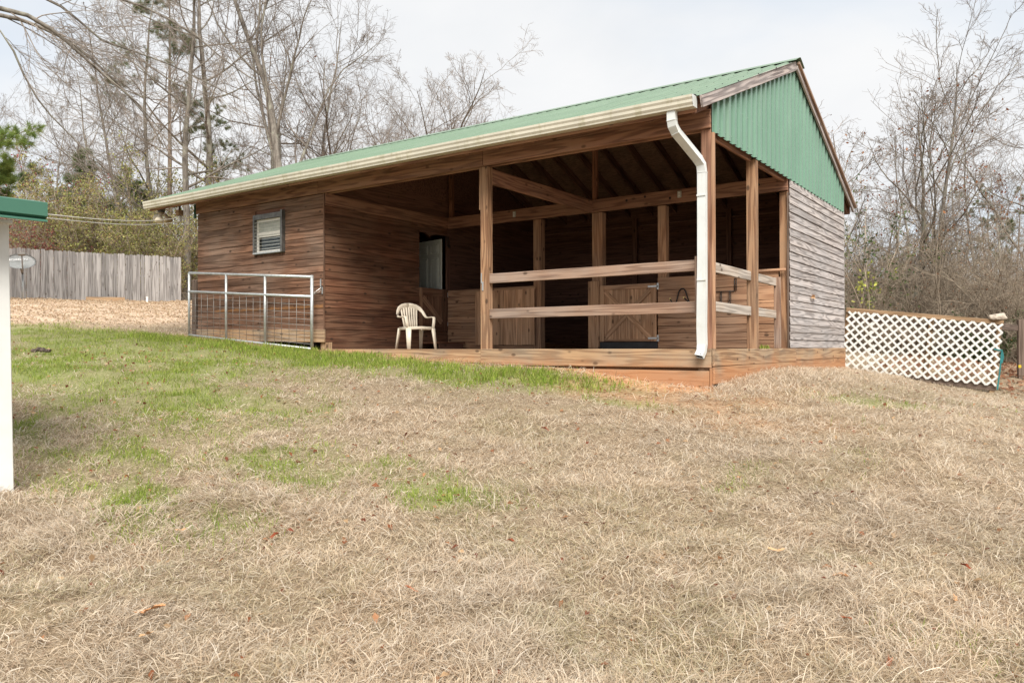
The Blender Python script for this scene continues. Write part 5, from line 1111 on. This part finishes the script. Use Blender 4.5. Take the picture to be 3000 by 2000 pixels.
for i in range(15): plant('bare_shrub', SB[i % 3], rs.uniform(20, 700), rs.uniform(37, 46), 'leafless brown shrub in the brush behind the picket fence', 'shrub', 'bare shrubs behind the fence', rot=rs.uniform(0, 6), sc=rs.uniform(.8, 1.3))
# wood at the right
plant('bare_tree', TR, 2762, 25, 'tall bare tree with forked crown right of the barn gable', 'tree', rot=.4, sc=.82)
plant('bare_tree', TD[1], 3010, 24, 'bare tree cut by the right edge of the picture', 'tree', rot=1.4, sc=.82)
plant('bare_tree', TQ, 2625, 23, 'dark crooked small tree between the gable and the tall bare tree', 'tree', rot=2.0, sc=.92)
plant('bare_tree', TQ, 2530, 25, 'small twiggy tree rising close behind the gable wall', 'tree', rot=4.0, sc=.9)
for i, (px, D_, sc, v) in enumerate(((2690, 33, .62, 1), (2880, 31, .68, 2), (2580, 36, .58, 2), (2940, 36, .6, 1), (2820, 40, .62, 0), (2720, 44, .6, 2), (2480, 38, .5, 2), (2900, 46, .62, 0), (2620, 46, .6, 1), (3040, 34, .7, 2), (2980, 48, .6, 1), (2660, 28, .45, 2))): plant('bare_tree', TS[v], px, D_, 'slim bare tree in the thicket behind the lattice fence', 'tree', 'slim trees behind the lattice', rot=i * 1.9, sc=sc)
plant('pine_tree', P1, 2900, 42, 'pale pine showing through the thicket at right', 'tree', rot=1.2, sc=.55); plant('pine_tree', P1, 2975, 47, 'far pine at the right edge behind the thicket', 'tree', rot=3.2, sc=.6)
plant('holly_tree', SH, 2545, 22.5, 'small evergreen leaved tree beside the gable corner', 'tree', rot=.3, sc=1.05)
plant('evergreen_shrub', SE, 2885, 20.5, 'dark green low evergreen shrub behind the lattice', 'shrub', rot=.8, sc=.62)
for i in range(44): plant('bare_shrub', SB[i % 3], 2440 + (i * 61.8 % 100) / 100 * 640, rs.uniform(20.5, 34), 'brown leafless shrub in the thicket behind the lattice fence', 'shrub', 'bare shrubs behind the lattice', rot=rs.uniform(0, 6), sc=rs.uniform(.55, .95))
rngy = np.random.default_rng(77); yl = at(2545, 840, 19.5); me_ = leaf_cloud(rngy, np.array([tuple(yl + Vector((rngy.normal(0, .16), rngy.normal(0, .2), rngy.normal(0, .22)))) for _ in range(30)]), 70, .10, YEL, spread=.04)
ys = thing('sapling', (yl.x, yl.y, float(gz(yl.x, yl.y))), 'thin sapling with a few yellow green leaves beside the gable', 'sapling'); obj('leaves', me_, None, ys); tube('stem', [(yl.x, yl.y, float(gz(yl.x, yl.y)) - .1), (yl.x + .03, yl.y, 0.2), (yl.x, yl.y, 1.3), (yl.x - .1, yl.y, 2.0)], .012, 'bark_brush', ys, 6)
# far wood closing the horizon
rng = np.random.default_rng(88); N_ = 380; th = rng.uniform(-1.0, 1.0, N_); dd = rng.uniform(58, 110, N_); P_ = CAM[None, :] + (F2[None, :] * np.cos(th)[:, None] + R3[None, :] * np.sin(th)[:, None]) * dd[:, None]; P_[:, 2] = gz(P_[:, 0], P_[:, 1]) - .5
D_ = norm(rng.normal(0, .05, (N_, 3)) + np.array([0, 0, 1.0])); Ls = rng.uniform(6, 11, N_); t0_ = walk(rng, P_, D_, Ls, 6, .05, (0, 0, .1)); s = np.linspace(0, 1, 6)[None]; rr0 = rng.uniform(.05, .12, (N_, 1)) * (1 - s) + .012
l1, r1, L1 = spawn(rng, t0_, rr0, Ls, 8, .15, 1, (25, 60), .28, 4, .12, (0, 0, .3), .5, .014); l2, r2, L2 = spawn(rng, l1, r1, L1, 4, .2, 1, (25, 60), .55, 3, .15, (0, 0, .2), .7, .012)
tag(obj('far_wood', tube_mesh([(t0_, rr0, 4), (l1, r1, 3), (l2, r2, 3)], 'far_wood', 'bark_twig'), None), 'far leafless wood closing the view behind the trees', 'wood', kind='stuff')
# ------------------------------------------------------------------ grass, straw, leaves
rng = np.random.default_rng(123)
def sample(n, d0, d1, lim=.70, extra=1.3):
    d = np.sqrt(rng.uniform(d0 * d0, d1 * d1, n)); l = rng.uniform(-1, 1, n) * (lim * d + extra); P = CAM[None, :2] + F2[None, :2] * d[:, None] + R3[None, :2] * l[:, None]
    return P[:, 0], P[:, 1], d
def outside(x, y): return ~((x > -11.5) & (x < 0.06) & (y > -0.06) & (y < 7.7)) 
def blades(x, y, d, L, phi0, phi1, az, curl, wd, col, lift, segs=3):
    n = len(x); z = gl(x, y) + lift; p = np.stack([x, y, z - .004], -1); P = [p]; st = (L / segs)[:, None]; last = None; a = az.copy()
    for i in range(segs):
        ph = phi0 + (phi1 - phi0) * (i + .5) / segs; a = a + curl / segs; last = np.stack([np.sin(ph) * np.cos(a), np.sin(ph) * np.sin(a), np.cos(ph)], -1); p = p + last * st; P.append(p)
    P = np.stack(P, 1)
    if segs == 2: return blades2(P, az, wd, col, n)
    gnd = gl(P[:, -1, 0], P[:, -1, 1]) + .006; P[:, -1, 2] = np.maximum(P[:, -1, 2], gnd); mid = gl(P[:, 2, 0], P[:, 2, 1]) + .008; P[:, 2, 2] = np.maximum(P[:, 2, 2], mid)
    wa = az + np.pi / 2 + rng.normal(0, .5, n); w_ = np.stack([np.cos(wa), np.sin(wa), rng.normal(0, .35, n)], -1) * (wd / 2)[:, None]
    V = [P[:, 0] - w_, P[:, 0] + w_, P[:, 1] - w_, P[:, 1] + w_, P[:, 2] - w_ * .8, P[:, 2] + w_ * .8, P[:, 3]]
    V = np.stack(V, 1); b = (np.arange(n) * 7)[:, None]; q_ = np.stack([b + np.array([0, 1, 3, 2]), b + np.array([2, 3, 5, 4])], 1).reshape(n, 8); t_ = b + np.array([4, 5, 6])
    loops = np.concatenate([q_, t_], 1).ravel(); sizes = np.tile([4, 4, 3], n); return V.reshape(-1, 3), loops, sizes, np.repeat(col[:, None], 7, 1).reshape(-1, 3)
def blades2(P, az, wd, col, n):
    P[:, 2, 2] = np.maximum(P[:, 2, 2], gl(P[:, 2, 0], P[:, 2, 1]) + .006); wa = az + np.pi / 2 + rng.normal(0, .5, n); w_ = np.stack([np.cos(wa), np.sin(wa), rng.normal(0, .35, n)], -1) * (wd / 2)[:, None]
    V = np.stack([P[:, 0] - w_, P[:, 0] + w_, P[:, 1] - w_ * .85, P[:, 1] + w_ * .85, P[:, 2]], 1); b = (np.arange(n) * 5)[:, None]; loops = np.concatenate([b + np.array([0, 1, 3, 2]), b + np.array([2, 3, 4])], 1).ravel()
    return V.reshape(-1, 3), loops, np.tile([4, 3], n), np.repeat(col[:, None], 5, 1).reshape(-1, 3)
def build(name, parts, label, cat):
    V = []; Lp = []; Sz = []; Cc = []; o = 0
    for v, l, s, c in parts: V.append(v); Lp.append(l + o); Sz.append(s); Cc.append(c); o += len(v)
    me = npmesh(np.concatenate(V), np.concatenate(Lp), np.concatenate(Sz), name, False, np.concatenate(Cc)); me.materials.append(MATS['grass_col']); tag(obj(name, me, None), label, cat, kind='stuff')
DRY = np.array([(.66, .545, .41), (.72, .62, .485), (.58, .46, .33), (.76, .68, .575), (.47, .355, .25), (.62, .545, .45), (.35, .24, .165)]); DP = np.array([.24, .22, .18, .12, .10, .09, .05])
GRN = np.array([(.235, .335, .05), (.30, .39, .07), (.18, .275, .04), (.38, .41, .11), (.28, .31, .09)])
dry = []; grn = []
for d0, d1, n in ((3.0, 4.6, 101000), (4.6, 6.5, 101000), (6.5, 9.0, 104000), (9.0, 12.5, 68000), (12.5, 20, 44000), (20, 31, 16000)):
    x, y, d = sample(n, d0, d1); k_ = outside(x, y) & (x < 11); x, y, d = x[k_], y[k_], d[k_]; gn = greenness(x, y); lit = litter_mask(x, y); cl = ellmask(x, y, STRAW) * (fbm(x * 2.3, y * 2.3, 31) > .42)
    u = rng.random(len(x)); isg = u < gn * np.clip(fbm(x * 3.1, y * 3.1, 97) * 5 - 1.7, 0.12, 1); bare = np.clip((.40 - fbm(x * 2.6, y * 2.6, 91, 2)) * 6, 0, .6); drop = (rng.random(len(x)) < bare) | (~isg & (rng.random(len(x)) < np.clip(gn, 0, 1) * .45)) | (rng.random(len(x)) < lit * .85) | ((rng.random(len(x)) < cl * .7)); keep = ~drop; dr = keep & ~isg; gg = keep & isg
    for sel, lst, green in ((dr, dry, False), (gg, grn, True)):
        X, Y, Dd = x[sel], y[sel], d[sel]; n_ = len(X); tus = fbm(X * 2.2, Y * 2.2, 51, 3); flow = fbm(X * .55, Y * .55, 61, 3) * 12 + 1.0; az = flow + rng.normal(0, 1.7, n_); wd = (.0024 + .00031 * Dd) * rng.uniform(.7, 1.3, n_)
        if not green:
            L = (.058 + .10 * np.clip(tus * 1.7 - .35, 0, 1)) * (1 - .45 * np.clip(gn[sel] * 1.3, 0, 1)) * rng.uniform(.6, 1.4, n_) * np.clip(1.05 - Dd * .012, .7, 1); up = rng.random(n_) < .16; phi0 = np.where(up, rng.uniform(.1, .6, n_), rng.uniform(.6, 1.3, n_)); phi1 = np.where(up, rng.uniform(.9, 1.7, n_), rng.uniform(1.4, 2.1, n_)); curl = rng.normal(0, 1.9, n_)
            c = DRY[rng.choice(7, n_, p=DP)] * rng.uniform(.85, 1.12, (n_, 1)); gr = fbm(X * .8, Y * .8, 71)[:, None]; c = c * (1 - np.clip((gr - .48) * .9, 0, .2)) + np.array([.47, .43, .375]) * np.clip((gr - .48) * .9, 0, .2)
            og = np.clip((fbm(X * 1.3, Y * 1.3, 73)[:, None] - .52) * 2.0, 0, .4) * (rng.random((n_, 1)) < .5); c = c * (1 - og) + np.array([.27, .27, .11]) * og
            lift = rng.uniform(0, .05, n_) * np.clip(tus * 1.6 - .2, 0.2, 1)
        else:
            L = rng.uniform(.045, .12, n_) * (0.75 + .5 * np.exp(-((Y + .9) / 1.2) ** 2)); phi0 = rng.uniform(0, .5, n_); phi1 = rng.uniform(.4, 1.4, n_); curl = rng.normal(0, .5, n_); c = GRN[rng.integers(0, 5, n_)] * rng.uniform(.8, 1.2, (n_, 1)); lift = np.zeros(n_)
        lst.append(blades(X, Y, Dd, L, phi0, phi1, az, curl, wd, c, lift, 3 if d0 < 6 else 2))
# extra dense green fringe in front of the porch and gate
n = 26000; x = rng.uniform(-11.8, -0.9, n); y = rng.normal(-.95, .42, n); gn = greenness(x, y); k_ = outside(x, y) & (rng.random(n) < gn * np.clip(fbm(x * 2.6, y * 2.6, 99) * 5 - 1.6, 0.05, 1)) & (y < -.1 - .25 * fbm(x * 1.5, y * 0, 81)); x, y = x[k_], y[k_]; n_ = len(x); Dd = np.full(n_, 12.0)
grn.append(blades(x, y, Dd, rng.uniform(.05, .13, n_), rng.uniform(0, .5, n_), rng.uniform(.3, 1.2, n_), rng.uniform(0, 6.3, n_), rng.normal(0, .5, n_), rng.uniform(.005, .009, n_), GRN[rng.integers(0, 5, n_)] * rng.uniform(.8, 1.2, (n_, 1)), np.zeros(n_)))
n = 90000; x = rng.uniform(-15.5, -1.0, n); y = rng.uniform(-7.0, -.1, n); gn = greenness(x, y); k_ = outside(x, y) & (rng.random(n) < gn * .7 * np.clip(fbm(x * 3.1, y * 3.1, 97) * 5 - 2.0, 0.04, 1)); x, y = x[k_], y[k_]; n_ = len(x); Dd = np.full(n_, 11.0); dl_ = fbm(x * .7, y * .7, 95)[:, None]
cg = GRN[rng.integers(0, 5, n_)] * rng.uniform(.75, 1.15, (n_, 1)); cg = cg * (1 - .55 * dl_) + np.array([.40, .38, .19]) * .55 * dl_
grn.append(blades(x, y, Dd, rng.uniform(.05, .12, n_), rng.uniform(0, .7, n_), rng.uniform(.5, 1.5, n_), rng.uniform(0, 6.3, n_), rng.normal(0, .6, n_), rng.uniform(.005, .008, n_), cg, np.zeros(n_), 2))
# tussocks along the right rim
n = 9000; x = .06 + 1.3 * rng.random(n) ** 1.6; y = rng.uniform(-.3, 7.4, n); n_ = n; c = DRY[rng.choice(7, n_, p=DP)] * rng.uniform(.85, 1.1, (n_, 1)); dry.append(blades(x, y, np.full(n, 11.), rng.uniform(.06, .15, n), rng.uniform(.1, .8, n), rng.uniform(.9, 1.8, n), rng.uniform(0, 6.3, n), rng.normal(0, .8, n), rng.uniform(.005, .008, n), c, np.zeros(n)))
build('dry_grass', dry, 'dead straw coloured winter grass matted over the slope', 'grass'); build('green_grass', grn, 'fresh green grass growing in patches before the barn', 'grass')
# straw and shavings near the rim
pts = []
n = 15000; x = rng.uniform(-11.5, 2.4, n); y = rng.uniform(-2.2, 1.6, n); m = ellmask(x, y, STRAW) * (fbm(x * 2.3, y * 2.3, 31) + .25); k_ = outside(x, y) & (rng.random(n) < m); x, y = x[k_], y[k_]; n_ = len(x)
SC = np.array([(.56, .375, .215), (.62, .46, .29), (.48, .29, .15), (.40, .23, .12)]); pts.append(blades(x, y, np.full(n_, 11.), rng.uniform(.04, .14, n_), rng.uniform(1.2, 1.6, n_), rng.uniform(1.4, 1.7, n_), rng.uniform(0, 6.3, n_), rng.normal(0, .3, n_), rng.uniform(.006, .013, n_), SC[rng.integers(0, 4, n_)] * rng.uniform(.8, 1.1, (n_, 1)), rng.uniform(0, .02, n_)))
build('straw', pts, 'orange tan straw and wood shavings strewn along the porch edge', 'straw')
# leaf litter towards the picket fence
def scatter_leaves(name, x, y, size, cols, label, mat='grass_col'):
    n = len(x); z = gl(x, y) + .012; c = np.stack([x, y, z + rng.uniform(0, .03, n)], -1); d = norm(rng.normal(0, 1, (n, 3)) * np.array([1, 1, .35])); w_ = norm(np.cross(d, np.array([0, 0, 1.0]) + rng.normal(0, .35, (n, 3)))); L = (size * rng.uniform(.6, 1.4, n))[:, None]
    V = np.stack([c - d * L * .5, c + w_ * L * .3 + np.array([0, 0, .012]), c + d * L * .5, c - w_ * L * .3 + np.array([0, 0, .008])], 1); cc = np.array(cols)[rng.integers(0, len(cols), n)] * rng.uniform(.75, 1.2, (n, 1)); me = npmesh(V.reshape(-1, 3), np.arange(n * 4), np.full(n, 4), name, False, np.repeat(cc[:, None], 4, 1).reshape(-1, 3)); me.materials.append(MATS[mat]); tag(obj(name, me, None), label, 'leaf litter', kind='stuff')
LC = [(.52, .405, .28), (.57, .46, .335), (.46, .34, .23), (.61, .52, .395), (.34, .23, .15), (.54, .42, .29)]
n = 48000; x = rng.uniform(-27.2, -12, n); y = rng.uniform(-7, 9.5, n); k_ = (rng.random(n) < litter_mask(x, y)) & outside(x, y); scatter_leaves('leaf_litter', x[k_], y[k_], .062, LC, 'tan fallen leaves carpeting the yard below the picket fence')
x, y, d = sample(2600, 3.2, 14); k_ = outside(x, y); scatter_leaves('scattered_leaves', x[k_], y[k_], .05, [(.30, .12, .06), (.42, .22, .12), (.22, .08, .05), (.5, .34, .2)], 'small brown leaf scraps scattered over the dry grass')
# leaf litter right, behind the lattice
n = 9000; x = rng.uniform(.2, 9, n); y = rng.uniform(8.6, 20, n); scatter_leaves('thicket_litter', x, y, .12, [(.30, .15, .09), (.38, .22, .14), (.24, .11, .07), (.42, .29, .19)], 'brown leaf litter under the thicket behind the lattice')
# single oak leaves that can be picked out on the lawn
lv_ = [('oak_leaf', (440, 1825), .115, 0, 'large pale five-lobed oak leaf in the lower left foreground'), ('oak_leaf', (430, 1895), .09, 3, 'pale oak leaf just below the large lobed one at lower left'), ('red_leaf', (805, 1592), .06, 1, 'rust brown curled leaf left of centre on the dry grass'), ('red_leaf', (1495, 1613), .05, 2, 'upright red brown leaf in the centre foreground'),
       ('oak_leaf', (2275, 1640), .075, 4, 'pale torn leaf right of centre on the dry grass'), ('red_leaf', (2605, 1980), .055, 5, 'red brown leaf at the bottom edge right of centre'), ('red_leaf', (1597, 1277), .075, 2, 'brown leaf lying in front of the porch centre'), ('oak_leaf', (2460, 1715), .07, 1, 'tan leaf right of centre in the lower foreground'),
       ('red_leaf', (2480, 1845), .055, 0, 'narrow brown leaf at lower right'), ('red_leaf', (1205, 1755), .06, 3, 'reddish leaf left of centre in the foreground'), ('oak_leaf', (530, 1580), .055, 4, 'small light leaf at left on the dry grass'), ('red_leaf', (2830, 1690), .055, 2, 'dark red leaf near the right edge'), ('oak_leaf', (2800, 1785), .05, 5, 'orange tan leaf near the right edge'), ('red_leaf', (270, 1400), .06, 1, 'rust coloured leaf right of the white post foot'), ('oak_leaf', (2270, 1320), .06, 0, 'small tan leaf on the slope below the gable')]
def hit(px, py):
    t = 3.0
    while t < 40:
        p = at(px, py, t)
        if p.z < g(p.x, p.y): return p
        t += .04
    return p
for mt, (px, py), sz, mi, lab in lv_:
    p = hit(px, py); sl = Matrix.Rotation(random.uniform(-.35, .35), 4, 'X') @ Matrix.Rotation(random.uniform(-.3, .3), 4, 'Y')
    tag(obj('fallen_leaf', LEAFM[mi], mt, None, Matrix.Translation((p.x, p.y, g(p.x, p.y) + .06)) @ sl @ Matrix.Rotation(random.uniform(0, 6.3), 4, 'Z') @ Matrix.Diagonal((sz * .68, sz * .5, sz * .7, 1))), lab, 'leaf', 'fallen leaves on the lawn')
# little weed on the porch rim
n_ = 60; x = rng.normal(.01, .03, n_); y = rng.normal(2.12, .09, n_)
v, l, s, c = blades(x, y, np.full(n_, 11.), rng.uniform(.04, .09, n_), rng.uniform(0, .6, n_), rng.uniform(.6, 1.5, n_), rng.uniform(0, 6.3, n_), np.zeros(n_), np.full(n_, .009), GRN[rng.integers(0, 5, n_)], -gl(x, y) + .002)
z_ = v.reshape(-1, 7, 3); me = npmesh(v, l, s, 'weed', False, c); me.materials.append(MATS['grass_col']); tag(obj('weed', me, None), 'small green weed sprouting on the side rim beside the middle post', 'weed')
